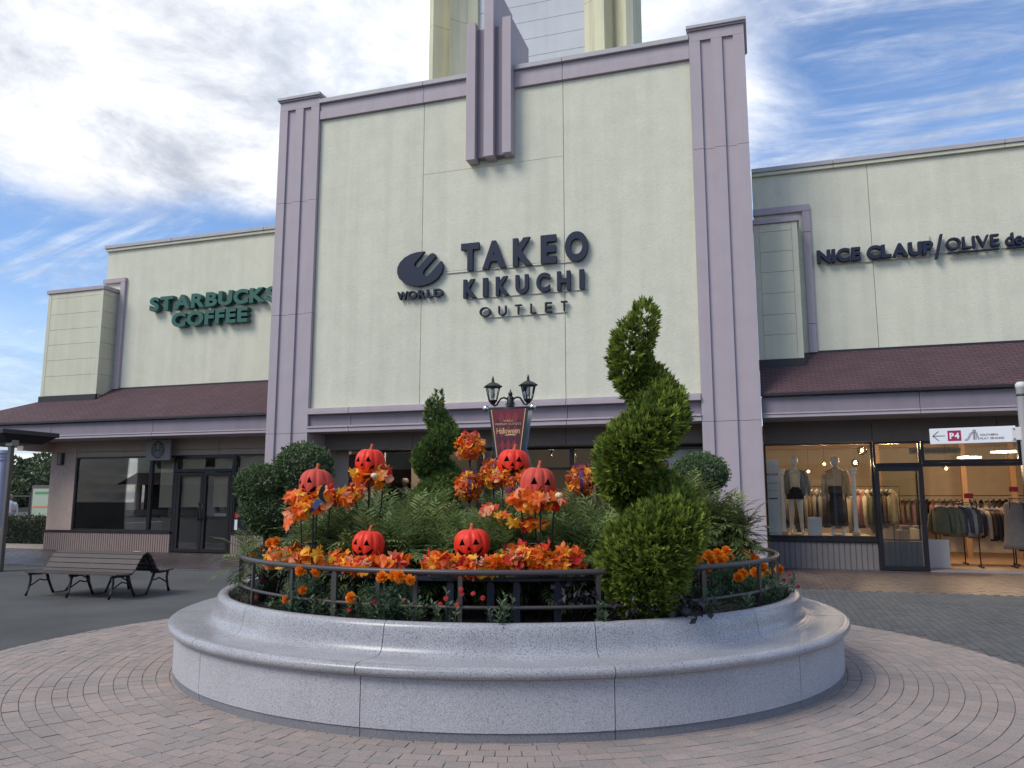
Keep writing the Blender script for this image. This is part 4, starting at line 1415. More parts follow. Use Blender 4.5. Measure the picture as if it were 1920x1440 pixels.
def spiral(name, label, base, heights, radius, fronts, scale, nspr, mat, spr, vsemi, coil=.46):
    """heights: z of base and top; radius(t): overall radius at height fraction; fronts: z where the coil crosses the front"""
    x, y, z0, z1 = base[0], base[1], heights[0], heights[1]
    t = thing(name, label, 'topiary', (x, y, z0))
    MB().tube([(x, y, .6), (x + .01, y, (z0 + z1) / 2), (x, y, z1 - .12)], [.042 * scale, .034 * scale, .012], 10).build('trunk', BARK, t, True)
    cams = math.atan2(0 - y, 0 - x)   # the front looks to the camera
    zs = np.linspace(z0, z1, 90)
    cen, rad = [], []
    pitch = fronts[1] - fronts[0]
    for z in zs:
        f = (z - z0) / (z1 - z0)
        Rt = radius(f)
        th = cams + 2 * math.pi * (z - fronts[0]) / pitch
        off = Rt * coil * min(1.0, max(0.0, (z - z0) / (.28 * (z1 - z0))))
        cen.append((x + off * math.cos(th), y + off * math.sin(th), z))
        rad.append((Rt - off) * 1.0)
    cen, rad = np.array(cen), np.array(rad)
    w = rad ** 2 + 1e-4
    pick = rng.choice(len(cen), nspr * 3, p=w / w.sum())
    u = unit_rand(nspr * 3)
    vs = vsemi * (0.35 + .65 * (rad / rad.max()))
    P = cen[pick] + u * np.stack([rad[pick], rad[pick], vs[pick]], 1) * rng.uniform(.80, 1.03, (nspr * 3, 1))
    # throw away what lies deep inside the neighbouring stretch of coil
    keep = np.ones(len(P), bool)
    for c, r_, v_ in zip(cen[::3], rad[::3], vs[::3]):
        q = ((P - c) / np.array([r_, r_, v_]))
        keep &= (q ** 2).sum(1) > .52
    P = P[keep][:nspr]
    u = u[keep][:nspr]
    D = u + np.array([0, 0, .75]) + rng.normal(0, .22, u.shape)
    size = rng.uniform(.75, 1.25, len(P)) * spr
    mrk = np.clip(.30 + rng.normal(0, .24, len(P)), 0, 1)
    foliage('foliage', spray_parts(P, D, size, mrk), mat, t)
    return t


def rad_big(f):
    return float(np.interp(f, [0, .08, .2, .35, .5, .65, .8, .9, .97, 1], [.20, .38, .45, .42, .38, .32, .27, .215, .14, .08]))


spiral('spiral_topiary', 'tall bright green spiral-clipped conifer overhanging the rail', (-.92, 6.38), (.84, 3.11), rad_big, (1.20, 2.09), 1.0, 12500, CONIF, .080, .27, .45)


def rad_small(f):
    return float(np.interp(f, [0, .15, .4, .7, .9, 1], [.36, .36, .31, .24, .14, .05]))


spiral('spiral_topiary', 'small dark green spiral-clipped conifer left of the lamp post', (-3.77, 8.83), (1.30, 2.84), rad_small, (1.62, 2.22), .8, 7500, CONIF2, .065, .23, .36)


def ball_shrub(label, lobes, trunks, n, group='ball-clipped shrubs in the planter'):
    c0 = lobes[0][0]
    t = thing('ball_shrub', label, 'shrub', (trunks[0][0][0][0], trunks[0][0][0][1], .65), group=group)
    for path, r_ in trunks:
        MB().tube(path, [r_ * (1 - .35 * i / (len(path) - 1)) for i in range(len(path))], 8).build('trunk', BARK, t, True)
    parts = []
    for c, rr in lobes:
        c, rr = np.array(c), np.array(rr)
        m_ = int(n * (rr[0] / .22) ** 2)
        u = unit_rand(m_)
        bumpy = 1 + .06 * np.sin(u[:, 0] * 9 + 1) * np.sin(u[:, 1] * 8) * np.sin(u[:, 2] * 7 + 2)
        P = c + u * rr * (rng.uniform(.70, 1.0, m_) ** .5 * bumpy)[:, None]
        D = norm(u * .7 + unit_rand(m_) * .9 + np.array([0, 0, .25]))
        N = norm(u + unit_rand(m_) * .8)
        V, F = leaf_quads(P, D, N, rng.uniform(.020, .034, m_), rng.uniform(.012, .019, m_), .15)
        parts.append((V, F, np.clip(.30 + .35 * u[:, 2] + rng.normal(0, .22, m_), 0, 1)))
        # a few stray shoots
        k = m_ // 40
        u2 = unit_rand(k)
        for j in range(5):
            P2 = c + u2 * rr * (1.0 + .03 * j)
            V, F = leaf_quads(P2, norm(u2 + unit_rand(k)), unit_rand(k), np.full(k, .024), np.full(k, .014), .1)
            parts.append((V, F, rng.uniform(.3, .9, k)))
    foliage('crown', parts, BOXW, t)
    # inner twigs
    m = MB()
    for c, rr in lobes:
        for k in range(9):
            u = unit_rand(1)[0] * .75
            m.tube([(c[0], c[1], c[2] - rr[2] * .8), (c[0] + u[0] * rr[0] * .5, c[1] + u[1] * rr[1] * .5, c[2] - rr[2] * .1), (c[0] + u[0] * rr[0], c[1] + u[1] * rr[1], c[2] + u[2] * rr[2] * .8)], [.010, .007, .003], 5)
    m.build('twigs', BARK, t, True)
    return t


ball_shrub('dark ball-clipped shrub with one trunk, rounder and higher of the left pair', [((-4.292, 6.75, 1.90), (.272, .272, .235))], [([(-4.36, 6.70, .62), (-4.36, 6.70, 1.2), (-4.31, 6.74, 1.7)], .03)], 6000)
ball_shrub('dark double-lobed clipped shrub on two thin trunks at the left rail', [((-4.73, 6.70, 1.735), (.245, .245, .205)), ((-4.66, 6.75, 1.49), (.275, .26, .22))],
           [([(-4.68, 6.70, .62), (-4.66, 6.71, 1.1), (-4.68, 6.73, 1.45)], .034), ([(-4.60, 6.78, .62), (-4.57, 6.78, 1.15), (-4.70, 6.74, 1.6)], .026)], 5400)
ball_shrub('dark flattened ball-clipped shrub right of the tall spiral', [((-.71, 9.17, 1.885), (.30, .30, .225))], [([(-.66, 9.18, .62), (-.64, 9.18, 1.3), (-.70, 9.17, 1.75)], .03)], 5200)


# narrow-leaved evergreen shrubs
def fronds(P0, D0, L, n_pairs, wid, mrk):
    """arching pinnate leaves: P0 base, D0 direction, L length"""
    n = len(P0)
    D0 = norm(D0)
    out = []
    up = np.array([0, 0, 1.0])
    pos = P0.copy()
    d = D0.copy()
    step = L / n_pairs
    for k in range(n_pairs):
        pos = pos + d * step[:, None]
        d = norm(d - up * (.10 + .05 * k / n_pairs))
        S = norm(np.cross(d, up) + 1e-6)
        Nn = np.cross(S, d)
        ln = L * (.42 * math.sin(math.pi * (.25 + .72 * k / n_pairs)) + .06)
        for q in (-1, 1):
            dd = norm(S * q * .8 + d * .75 - up * .12 + rng.normal(0, .10, (n, 3)))
            V, F = leaf_quads(pos, dd, Nn, ln, np.full(n, wid), .2)
            out.append((V, F, np.clip(mrk + rng.normal(0, .10, n), 0, 1)))
    V, F = leaf_quads(pos, d, norm(np.cross(np.cross(d, up), d) + 1e-6), L * .35, np.full(n, wid), .2)
    out.append((V, F, mrk))
    # midrib
    V, F = leaf_quads(P0, norm(pos - P0), norm(np.cross(np.cross(D0, up), D0) + 1e-6), np.linalg.norm(pos - P0, axis=1), np.full(n, .006))
    out.append((V, F, mrk))
    return out


def narrow_shrub(label, x, y, ztop, spread=.30, ros=7, mat=MAHON, L=.30, wid=.017, z0=.64):
    t = thing('narrow_leaved_shrub', label, 'shrub', (x, y, z0), group='narrow-leaved shrubs filling the planter')
    parts = []
    m = MB()
    for k in range(ros):
        a = rng.random() * 6.28
        rr = spread * math.sqrt(rng.random()) if k else 0
        zt = z0 + (ztop - z0 - .12) * (rng.uniform(.62, 1.0) if k else 1)
        top = (x + rr * math.cos(a), y + rr * math.sin(a), zt)
        m.tube([(x + rr * .2 * math.cos(a), y + rr * .2 * math.sin(a), z0 - .03), ((x + top[0]) / 2, (y + top[1]) / 2, (z0 + zt) / 2), top], [.012, .010, .007], 6)
        nf = 15
        an = np.arange(nf) * 2.4 + rng.random() * 6
        el = np.linspace(1.25, -.15, nf)
        D = np.stack([np.cos(an) * np.cos(el), np.sin(an) * np.cos(el), np.sin(el)], 1)
        P = np.tile(np.array(top), (nf, 1)) - np.array([0, 0, 1.0]) * np.linspace(0, .14, nf)[:, None]
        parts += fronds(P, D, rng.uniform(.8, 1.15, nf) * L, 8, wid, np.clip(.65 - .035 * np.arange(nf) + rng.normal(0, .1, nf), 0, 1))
    foliage('foliage', parts, mat, t)
    m.build('stems', BARK, t, True)
    return t


SH = [(-3.75, 6.45, 1.48, 'narrow-leaved shrub under the higher left pumpkin stands'), (-3.52, 6.74, 1.56, 'tall narrow-leaved shrub between the two left pumpkin stands and the small spiral'),
      (-3.06, 7.18, 1.58, 'narrow-leaved shrub right in front of the small spiral topiary'), (-2.43, 7.41, 1.56, 'narrow-leaved shrub below the leaf ball left of the banner'),
      (-1.69, 7.2, 1.52, 'narrow-leaved shrub right of the front pumpkin stand'), (-3.10, 6.42, 1.38, 'narrow-leaved shrub behind the left low pumpkin'),
      (-2.78, 6.55, 1.40, 'narrow-leaved shrub between the two low pumpkins'), (-2.30, 6.55, 1.38, 'narrow-leaved shrub behind the right low pumpkin'),
      (-1.90, 6.85, 1.42, 'narrow-leaved shrub behind the front pumpkin stand'), (-1.42, 6.9, 1.42, 'narrow-leaved shrub left of the tall spiral topiary'),
      (-1.25, 7.5, 1.50, 'narrow-leaved shrub behind the tall spiral topiary'), (-2.95, 6.75, 1.46, 'narrow-leaved shrub in the middle left of the bed'),
      (-2.05, 7.2, 1.5, 'narrow-leaved shrub under the banner'), (-1.55, 6.62, 1.32, 'low narrow-leaved shrub left of the tall spiral base'),
      (-3.40, 6.40, 1.36, 'low narrow-leaved shrub behind the left leaf garland'), (-2.50, 6.50, 1.34, 'low narrow-leaved shrub behind the rail middle'),
      (-2.05, 6.60, 1.34, 'low narrow-leaved shrub right of the right low pumpkin')]
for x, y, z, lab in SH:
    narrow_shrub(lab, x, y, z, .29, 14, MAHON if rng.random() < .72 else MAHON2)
for x, y, z, lab in ((-.58, 8.45, 1.60, 'pale narrow-leaved shrub under the right ball-clipped shrub'), (-.36, 8.62, 1.50, 'pale narrow-leaved shrub nearest the right pillar'),
                     (-.75, 8.35, 1.45, 'pale narrow-leaved shrub behind the right marigolds'), (-.80, 8.5, 1.76, 'pale narrow-leaved shrub with raised fronds beside the tall spiral'), (-.45, 8.75, 1.36, 'low pale narrow-leaved shrub at the right rail')):
    narrow_shrub(lab, x, y, z, .22, 9, MAHON2)
for i, (x, y) in enumerate(((-4.6, 7.6), (-4.3, 8.8), (-3.6, 9.8), (-2.4, 10.3), (-1.3, 9.9), (-2.0, 8.9), (-4.7, 6.9))):
    narrow_shrub(('narrow-leaved shrub at the left back of the bed', 'narrow-leaved shrub left of the small spiral topiary', 'narrow-leaved shrub behind the small spiral topiary', 'narrow-leaved shrub behind the lamp post',
                  'narrow-leaved shrub behind the right ball-clipped shrub', 'narrow-leaved shrub right of the lamp post', 'narrow-leaved shrub behind the double-lobed shrub')[i], x, y, 1.35, .3, 6)

# ---- marigolds
PETAL = M('marigold_petal', (.92, .25, .010), .6, col2=(.98, .40, .015), rnd=True, trans=.15)


def flower_mesh():
    n = 90
    i = np.arange(n) + .5
    ph = np.arccos(1 - 1.15 * i / n)
    th = i * 2.39996
    u = np.stack([np.cos(th) * np.sin(ph), np.sin(th) * np.sin(ph), np.cos(ph)], 1)
    P = u * .012 + np.array([0, 0, .012])
    D = norm(u + rng.normal(0, .18, u.shape))
    N = norm(np.array([[0, 0, 1.0]]) - D * D[:, 2:3] + rng.normal(0, .5, u.shape))
    V, F = leaf_quads(P, D, N, rng.uniform(.020, .030, n), rng.uniform(.016, .022, n), .3)
    return npmesh('flower', V, F, PETAL, rnd=rng.random(n))


FLW = [flower_mesh() for _ in range(3)]


def feathery(t, x, y, z0, z1, spread, n, mat, lw=.008, ll=.05):
    parts = []
    P = np.stack([x + rng.normal(0, spread * .55, n).clip(-spread, spread), y + rng.normal(0, spread * .55, n).clip(-spread, spread), rng.uniform(z0, z1, n)], 1)
    for k in range(9):
        D = norm(unit_rand(n) + np.array([0, 0, .3]))
        V, F = leaf_quads(P + D * .01, D, unit_rand(n), rng.uniform(.7, 1.3, n) * ll, np.full(n, lw), .2)
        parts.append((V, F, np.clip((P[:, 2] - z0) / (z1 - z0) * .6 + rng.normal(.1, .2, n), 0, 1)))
    foliage('foliage', parts, mat, t)


def marigold(label, x, y, z1, blooms, spread=.16):
    t = thing('marigold', label, 'flowers', (x, y, .64), group='marigold plants behind the rail')
    feathery(t, x, y, .66, z1 - .07, spread, 200, MARIL)
    st = MB()
    for bx, by, bz, s_ in blooms:
        o = link('flower', FLW[int(rng.integers(3))], t)
        o.location = (bx - x, by - y, bz - .64)
        d = Vector((-bx, -by, 3.2)).normalized()
        o.rotation_euler = (d + Vector(rng.normal(0, .25, 3))).to_track_quat('Z', 'Y').to_euler()
        o.scale = (s_, s_, s_)
        st.tube([(x, y, .66), ((x + bx) / 2, (y + by) / 2, bz - .12), (bx, by, bz)], .004, 5)
    st.build('stems', STEMG, t, True)


def blooms(lst, s_=1.0, out=1.0):
    return [(PC[0] + (q[0] - PC[0]) * out, PC[1] + (q[1] - PC[1]) * out, q[2] - .01, s_ * rng.uniform(.9, 1.2)) for q in lst]


for lab, lst in (
        ('left marigold plant with orange blooms just under the rail', [(-3.619, 5.879, 1.022), (-3.465, 5.824, 1.013), (-3.589, 5.871, 0.877), (-3.781, 5.957, 0.774)]),
        ('marigold plant with a row of orange blooms left of the right low pumpkin', [(-2.811, 5.697, 1.009), (-2.732, 5.693, 1.024), (-2.678, 5.692, 1.030), (-2.605, 5.693, 1.000), (-3.079, 5.731, 0.847)]),
        ('marigold plant with orange blooms behind the two-trunk shrub', [(-4.808, 6.921, 1.040), (-4.760, 6.984, 1.079), (-4.451, 6.682, 1.184), (-4.280, 6.518, 1.215), (-4.728, 7.025, 1.130)])):
    bl = blooms(lst, 1.2, 1.045)
    x = sum(b[0] for b in bl) / len(bl)
    y = sum(b[1] for b in bl) / len(bl) + .08
    marigold(lab, x, y, max(b[2] for b in bl), bl)
# right group
for lab, lst in (
        ('marigold plant with large orange blooms right beside the tall spiral', [(-0.602, 6.923, 1.090), (-0.664, 6.837, 0.960), (-0.549, 7.016, 0.938), (-0.527, 7.050, 0.998)]),
        ('marigold plant crowded with orange blooms above the right rail', [(-0.506, 7.563, 1.041), (-0.463, 7.689, 1.110), (-0.418, 7.881, 1.050), (-0.374, 8.205, 1.039), (-0.355, 8.481, 1.138), (-0.299, 8.466, 1.086), (-0.392, 8.012, 1.112), (-0.446, 7.761, 1.038), (-0.531, 7.487, 1.103), (-0.338, 8.475, 1.043), (-0.253, 8.453, 1.067), (-0.619, 7.288, 1.095)]),
        ('marigold plant with orange blooms at the right end of the rail', [(-0.233, 8.447, 1.057), (-0.162, 8.426, 1.023), (-0.116, 8.412, 1.010), (-0.084, 8.401, 0.938), (-0.046, 8.388, 0.873)]),
        ('marigold plant with orange blooms below the right rail', [(-0.270, 7.370, 0.923), (-0.235, 7.461, 0.953), (-0.146, 7.779, 0.928), (-0.121, 7.916, 0.888), (0.086, 8.342, 0.927)])):
    bl = blooms(lst, 1.3)
    x = sum(b[0] for b in bl) / len(bl)
    y = sum(b[1] for b in bl) / len(bl) + .05
    marigold(lab, x, y, max(b[2] for b in bl), bl, .18)

# ---- small red zinnias
ZRED = M('zinnia_petal', (.40, .008, .012), .6)
zm = MB()
for k in range(12):
    a = 2 * math.pi * k / 12
    c, s = math.cos(a), math.sin(a)
    zm.add([(0, 0, .004), (c * .018 - s * .006, s * .018 + c * .006, .006), (c * .030, s * .030, .002), (c * .018 + s * .006, s * .018 - c * .006, .006)], [(0, 1, 2, 3)])
ZF = zm.lathe([(.009, .004), (.007, .010), (0, .011)], (0, 0, 0), 8).mesh('flower', ZRED)


def leafy(t, x, y, z0, z1, spread, n, mat, ll, lw):
    nst = max(5, n // 14)
    parts = []
    m = MB()
    for k in range(nst):
        a, rr = rng.random() * 6.28, spread * math.sqrt(rng.random())
        top = np.array([x + rr * math.cos(a), y + rr * math.sin(a), rng.uniform(z0 + .4 * (z1 - z0), z1)])
        base = np.array([x + rr * .4 * math.cos(a), y + rr * .4 * math.sin(a), z0])
        m.tube([tuple(base), tuple((base + top) / 2 + rng.normal(0, .01, 3)), tuple(top)], .003, 4)
        nn = 14
        f = np.linspace(.25, 1, nn)[:, None]
        P = base + (top - base) * f
        an = np.arange(nn) * 1.6 + rng.random() * 6
        el = np.linspace(-.1, .8, nn)
        D = np.stack([np.cos(an) * np.cos(el), np.sin(an) * np.cos(el), np.sin(el)], 1)
        V, F = leaf_quads(P, D, np.tile([0, 0, 1.0], (nn, 1)) + rng.normal(0, .2, (nn, 3)), rng.uniform(.7, 1.2, nn) * ll, rng.uniform(.8, 1.2, nn) * lw, .18)
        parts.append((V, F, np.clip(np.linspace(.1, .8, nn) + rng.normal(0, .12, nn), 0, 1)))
    foliage('foliage', parts, mat, t)
    m.build('stems', STEMG, t, True)


def zinnia(label, top, fl, spread=.13, n=110):
    """top: highest shoot of the plant, fl: its blooms"""
    x, y, zt = top
    t = thing('zinnia', label, 'flowers', (x, y, .66), group='red zinnias along the rim')
    leafy(t, x, y, .64, zt, spread, n, ZINL, .055, .022)
    for p in fl:
        o = link('flower', ZF, t)
        o.location = (p[0] - x, p[1] - y, p[2] - .66)
        o.rotation_euler = (Vector((-p[0], -p[1], 2.5)).normalized() + Vector(rng.normal(0, .2, 3))).to_track_quat('Z', 'Y').to_euler()
        o.scale = (.72,) * 3


zinnia('red zinnia plant at the left end of the rim', (-4.661, 6.499, 0.860), [(-4.920, 6.761, 0.787), (-4.209, 6.075, 0.890), (-4.400, 6.226, 0.730)], 0.16, 150)
zinnia('red zinnia plant with one bloom between the left rail posts', (-3.203, 5.636, 0.808), [(-3.104, 5.587, 0.758)], 0.13, 110)
zinnia('red zinnia plant with two blooms below the rail', (-2.809, 5.579, 0.921), [(-2.880, 5.556, 0.826), (-2.626, 5.545, 0.849)], 0.13, 110)
zinnia('red zinnia plant with five blooms in front of the rail', (-2.296, 5.586, 0.964), [(-2.291, 5.557, 0.875), (-2.335, 5.552, 0.832), (-2.180, 5.574, 0.943), (-2.172, 5.575, 0.912), (-2.090, 5.591, 0.913), (-2.021, 5.607, 0.883), (-2.207, 5.569, 0.831)], 0.14, 130)
zinnia('leafy zinnia plant without blooms right of the five-bloom one', (-1.876, 5.667, 0.916), [], 0.13, 140)
zinnia('small zinnia plant left of the tall spiral base', (-1.212, 5.958, 0.838), [], 0.08, 70)
zinnia('red zinnia plant with one bloom near the right rail post', (-0.306, 7.020, 0.810), [(-0.231, 7.112, 0.707), (-0.086, 7.473, 0.754)], 0.15, 150)
zinnia('red zinnia plant spilling over the right end of the rim', (0.084, 8.342, 0.881), [(0.171, 8.309, 0.871), (0.248, 8.276, 0.766), (0.120, 8.328, 0.817)], 0.17, 170)


def vine(label, c, n=70, spread=.14):
    x, y, z = c
    t = thing('sweet_potato_vine', label, 'plant', (x, y, .66), group='black-leaved vines at the rim')
    P = np.stack([x + rng.normal(0, spread, n), y + rng.normal(0, spread * .5, n), rng.uniform(z - .08, z + .10, n)], 1)
    D = norm(unit_rand(n) + np.array([0, -.5, -.7]))
    V, F = leaf_quads(P, D, norm(unit_rand(n) + np.array([0, -1, .6])), rng.uniform(.05, .085, n), rng.uniform(.035, .055, n), .15)
    foliage('foliage', [(V, F, rng.random(n))], VINEL, t)
    m = MB()
    for k in range(6):
        q = P[k]
        m.tube([(x, y, .64), ((x + q[0]) / 2, (y + q[1]) / 2, (q[2] + .7) / 2), tuple(q)], .004, 4)
    m.build('stems', VINEL, t, True)


zinnia('zinnia plant without blooms beside the left trunks', (-3.980, 5.928, 0.788), [], 0.12, 120)
zinnia('zinnia plant without blooms left of the flat left rail post', (-3.695, 5.790, 0.814), [], 0.12, 120)
zinnia('zinnia plant without blooms at the flat left rail post', (-3.429, 5.693, 0.834), [], 0.12, 120)
zinnia('zinnia plant without blooms under the left low pumpkin', (-2.950, 5.593, 0.863), [], 0.12, 120)
zinnia('zinnia plant without blooms between the two low pumpkins', (-2.549, 5.576, 0.879), [], 0.12, 120)
zinnia('zinnia plant without blooms right of the tall spiral base', (-0.524, 6.666, 0.905), [], 0.12, 120)
zinnia('zinnia plant without blooms at the right rail post', (-0.126, 7.432, 0.839), [], 0.12, 120)
zinnia('zinnia plant without blooms near the right end of the rim', (-0.006, 7.921, 0.794), [], 0.12, 120)
vine('black-leaved vine hanging over the rim under the tall spiral', (-0.699, 6.308, 0.796), 80, .11)
vine('black-leaved vine in the shade left of the tall spiral', (-1.421, 6.039, 0.892), 40, .10)
vine('black-leaved vine in the shade under the tall spiral', (-0.975, 6.170, 0.822), 50, .10)

# ------------------------------------------------------------------ pumpkins
PUMP = M('pumpkin_orange', (.80, .040, .016), .45, var=.10, vscale=12, spec=.3)
PUMPF = M('pumpkin_faded', (.60, .075, .050), .6, var=.12, vscale=12, spec=.25)
PUMPD = M('pumpkin_cut_dark', (.030, .012, .006), .8)  # cuts are shallow; the darkness of a hollow is put into their colour
STALK = M('pumpkin_stalk', (.45, .09, .03), .6)


def pumpkin_mesh():
    m = MB()
    n, k = 80, 28
    for i in range(k + 1):
        ph = math.pi * i / k
        for j in range(n):
            th = 2 * math.pi * j / n
            rib = 1 - .055 * (abs(math.cos(th * 5)) ** .5 < .62) * 0 - .15 * (1 - abs(math.sin(th * 5 + .6))) ** 2.6
            s = math.sin(ph)
            r_ = .1425 * (s ** .72 if s > 0 else 0) * (1 + (rib - 1) * min(1, s * 1.4 + .25))
            z = .128 * math.copysign(abs(math.cos(ph)) ** .86, math.cos(ph))
            dip = .022 * math.exp(-(r_ / .035) ** 2)
            z -= math.copysign(dip, z)
            m.v.append((r_ * math.cos(th), r_ * math.sin(th), z))
    for i in range(k):
        for j in range(n):
            m.f.append((i * n + j, (i + 1) * n + j, (i + 1) * n + (j + 1) % n, i * n + (j + 1) % n))
    m.r = [0.0] * len(m.f)
    body = m.mesh('body', PUMP, True)
    body.validate()
    import bmesh
    bm = bmesh.new(); bm.from_mesh(body)
    bmesh.ops.remove_doubles(bm, verts=bm.verts, dist=1e-5)
    bmesh.ops.recalc_face_normals(bm, faces=bm.faces)
    bm.to_mesh(body); bm.free()
    cut = MB()
    for q in (-1, 1):
        e = [(q * .053, .056), (q * .082, .004), (q * .028, .006)]
        cut.plate(e if q > 0 else e[::-1], -.25, -.078)
    cut.plate([(0, .0), (-.018, -.036), (.018, -.036)], -.25, -.085)
    mouth = [(-.104, -.014), (-.088, -.058), (-.050, -.092), (0, -.104), (.050, -.092), (.088, -.058), (.104, -.014), (.060, -.056), (.024, -.070), (.020, -.056), (-.006, -.056), (-.010, -.073), (-.060, -.056)]
    cut.plate(mouth, -.25, -.062)
    cm = cut.mesh('cut', PUMPD)
    bm = bmesh.new(); bm.from_mesh(cm)
    bmesh.ops.recalc_face_normals(bm, faces=bm.faces)
    bm.to_mesh(cm); bm.free()
    bo = bpy.data.objects.new('tmp_pumpkin', body)
    co = bpy.data.objects.new('tmp_cut', cm)
    COL.objects.link(bo)
    COL.objects.link(co)
    body.materials.append(PUMPD)
    md = bo.modifiers.new('b', 'BOOLEAN')
    md.operation = 'DIFFERENCE'
    md.solver = 'EXACT'
    md.object = co
    md.material_mode = 'TRANSFER'
    dg = bpy.context.evaluated_depsgraph_get()
    dg.update()
    me = bpy.data.meshes.new_from_object(bo.evaluated_get(dg))
    bpy.data.objects.remove(bo)
    bpy.data.objects.remove(co)
    me.polygons.foreach_set('use_smooth', [True] * len(me.polygons))
    me.set_sharp_from_angle(angle=R(50))
    return me


PME = pumpkin_mesh()
PMF = PME.copy()
PMF.materials[0] = PUMPF
stalk_mesh = MB().tube([(0, 0, .09), (.002, 0, .125), (.006, .004, .15), (.012, .006, .172)], [.030, .018, .013, .016], 8).mesh('stalk', STALK, True)
PK = [((-3.14, 5.94, 1.225), -30, 0, 'low red-orange jack-o-lantern behind the rail, left of the two'), ((-2.27, 6.04, 1.245), -10, 0, 'low red-orange jack-o-lantern behind the rail, right of the two'),
      ((-3.72, 6.05, 1.718), -46, 1, 'faded jack-o-lantern on the lower left stand in front of ball shrub'), ((-3.463, 6.54, 1.929), -30, 0, 'bright jack-o-lantern on the highest left stand'),
      ((-2.202, 6.928, 1.929), -4, 0, 'bright jack-o-lantern right under the banner'), ((-1.781, 6.251, 1.715), 12, 1, 'faded jack-o-lantern on the front centre stand')]
for (x, y, z), turn, faded, lab in PK:
    t = thing('pumpkin', lab, 'pumpkin', (x, y, z), math.atan2(-x, y) + R(turn), 'jack-o-lanterns of the display')
    t.rotation_euler.x, t.rotation_euler.y = rng.normal(0, .05), rng.normal(0, .05)
    t.scale = (1 + rng.normal(0, .025), 1 + rng.normal(0, .025), 1 + rng.normal(0, .05))
    link('body', PMF if faded else PME, t)
    link('stalk', stalk_mesh, t)

# wire stands under the four high pumpkins
for (x, y, z), spread, ringz, lab in (((-3.72, 6.05, 1.59), .115, 1.22, 'black wire stand under the lower left pumpkin'), ((-3.463, 6.54, 1.80), .115, 1.42, 'black wire stand under the highest left pumpkin'),
                                      ((-2.202, 6.928, 1.80), .10, 1.40, 'black wire stand under the banner pumpkin'), ((-1.781, 6.251, 1.585), .125, 1.25, 'black wire stand with ring under the front centre pumpkin')):
    t = thing('plant_stand', lab, 'stand', (x, y, .66), group='wire stands of the pumpkins')
    for k in range(4):
        a = R(25 + 90 * k)
        c, s = math.cos(a), math.sin(a)
        MB().tube([(x + c * spread * .95, y + s * spread * .95, .64), (x + c * spread * .9, y + s * spread * .9, ringz), (x + c * spread * 1.05, y + s * spread * 1.05, z - .1), (x + c * spread * 1.25, y + s * spread * 1.25, z)], .0065, 6).build('leg', BLACK, t, True)
    MB().tube([(x + spread * .92 * math.cos(2 * math.pi * k / 24), y + spread * .92 * math.sin(2 * math.pi * k / 24), ringz) for k in range(24)], .006, 6, closed=True).build('ring', BLACK, t, True)
    MB().lathe([(0, z - .012), (spread * 1.22, z - .012), (spread * 1.25, z), (0, z)], (x, y, 0), 24).build('tray', BLACK, t)

# ------------------------------------------------------------------ maple leaves
def maple_mesh(mat, seed):
    r2 = np.random.default_rng(seed)
    if seed % 10 == 2:      # a broad heart-shaped leaf
        m = MB()
        out = [(0, -.42), (.20, -.46), (.40, -.28), (.46, 0), (.36, .30), (.16, .48), (0, .62), (-.16, .48), (-.36, .30), (-.46, 0), (-.40, -.28), (-.20, -.46)]
        vs = [(0, 0, -.04)] + [(x * .9, y * .9, .25 * abs(x) + r2.normal(0, .05)) for x, y in out]
        m.add(vs, [(0, 1 + i, 1 + (i + 1) % 12) for i in range(12)])
        m.add([(-.012, -.36, 0), (.012, -.36, 0), (.008, -.75, -.08), (-.008, -.75, -.08)], [(0, 1, 2, 3)])
        return m.mesh('leaf', mat)
    tips = [(-90, .42), (-35, .85), (20, 1.0), (90, 1.18), (160, 1.0), (215, .85)]
    pts = []
    for i, (a, r_) in enumerate(tips):
        a2 = tips[(i + 1) % len(tips)][0] + (360 if i == len(tips) - 1 else 0)
        if i == 0:
            pts.append((R(a), .18))
        else:
            pts += [(R(a - 17), r_ * .74), (R(a), r_), (R(a + 17), r_ * .74)]
        if 0 < i < len(tips) - 1:
            pts.append((R((a + a2) / 2), .56))
    m = MB()
    vs = [(0, 0, 0)]
    curl = r2.uniform(-.5, .8)
    for a, r_ in pts:
        x, y = math.cos(a) * r_ * .5, math.sin(a) * r_ * .5
        vs.append((x, y, curl * (x * x + y * y) * 1.4 + .10 * math.sin(a * 5 + seed) * r_ * .5 + r2.normal(0, .03)))
    n = len(pts)
    m.add(vs, [(0, 1 + i, 1 + (i + 1) % n) for i in range(n)])
    m.add([(-.012, 0, 0), (.012, 0, 0), (.008, -.55, -.05), (-.008, -.55, -.05)], [(0, 1, 2, 3)])
    return m.mesh('leaf', mat)


LC = {'yellow': (.95, .50, .03), 'amber': (.95, .32, .015), 'orange': (.88, .155, .012), 'red': (.64, .030, .014), 'crimson': (.36, .012, .022), 'rust': (.48, .12, .03), 'peach': (.90, .34, .16)}
LM = {k: [maple_mesh(M('leaf_' + k, c, .5, var=.14, vscale=5, trans=.3), 10 * i + j) for j in range(3)] for i, (k, c) in enumerate(LC.items())}
WARM_MIX = ['yellow'] * 4 + ['amber'] * 5 + ['orange'] * 6 + ['red'] * 3 + ['rust'] * 1 + ['peach'] * 2


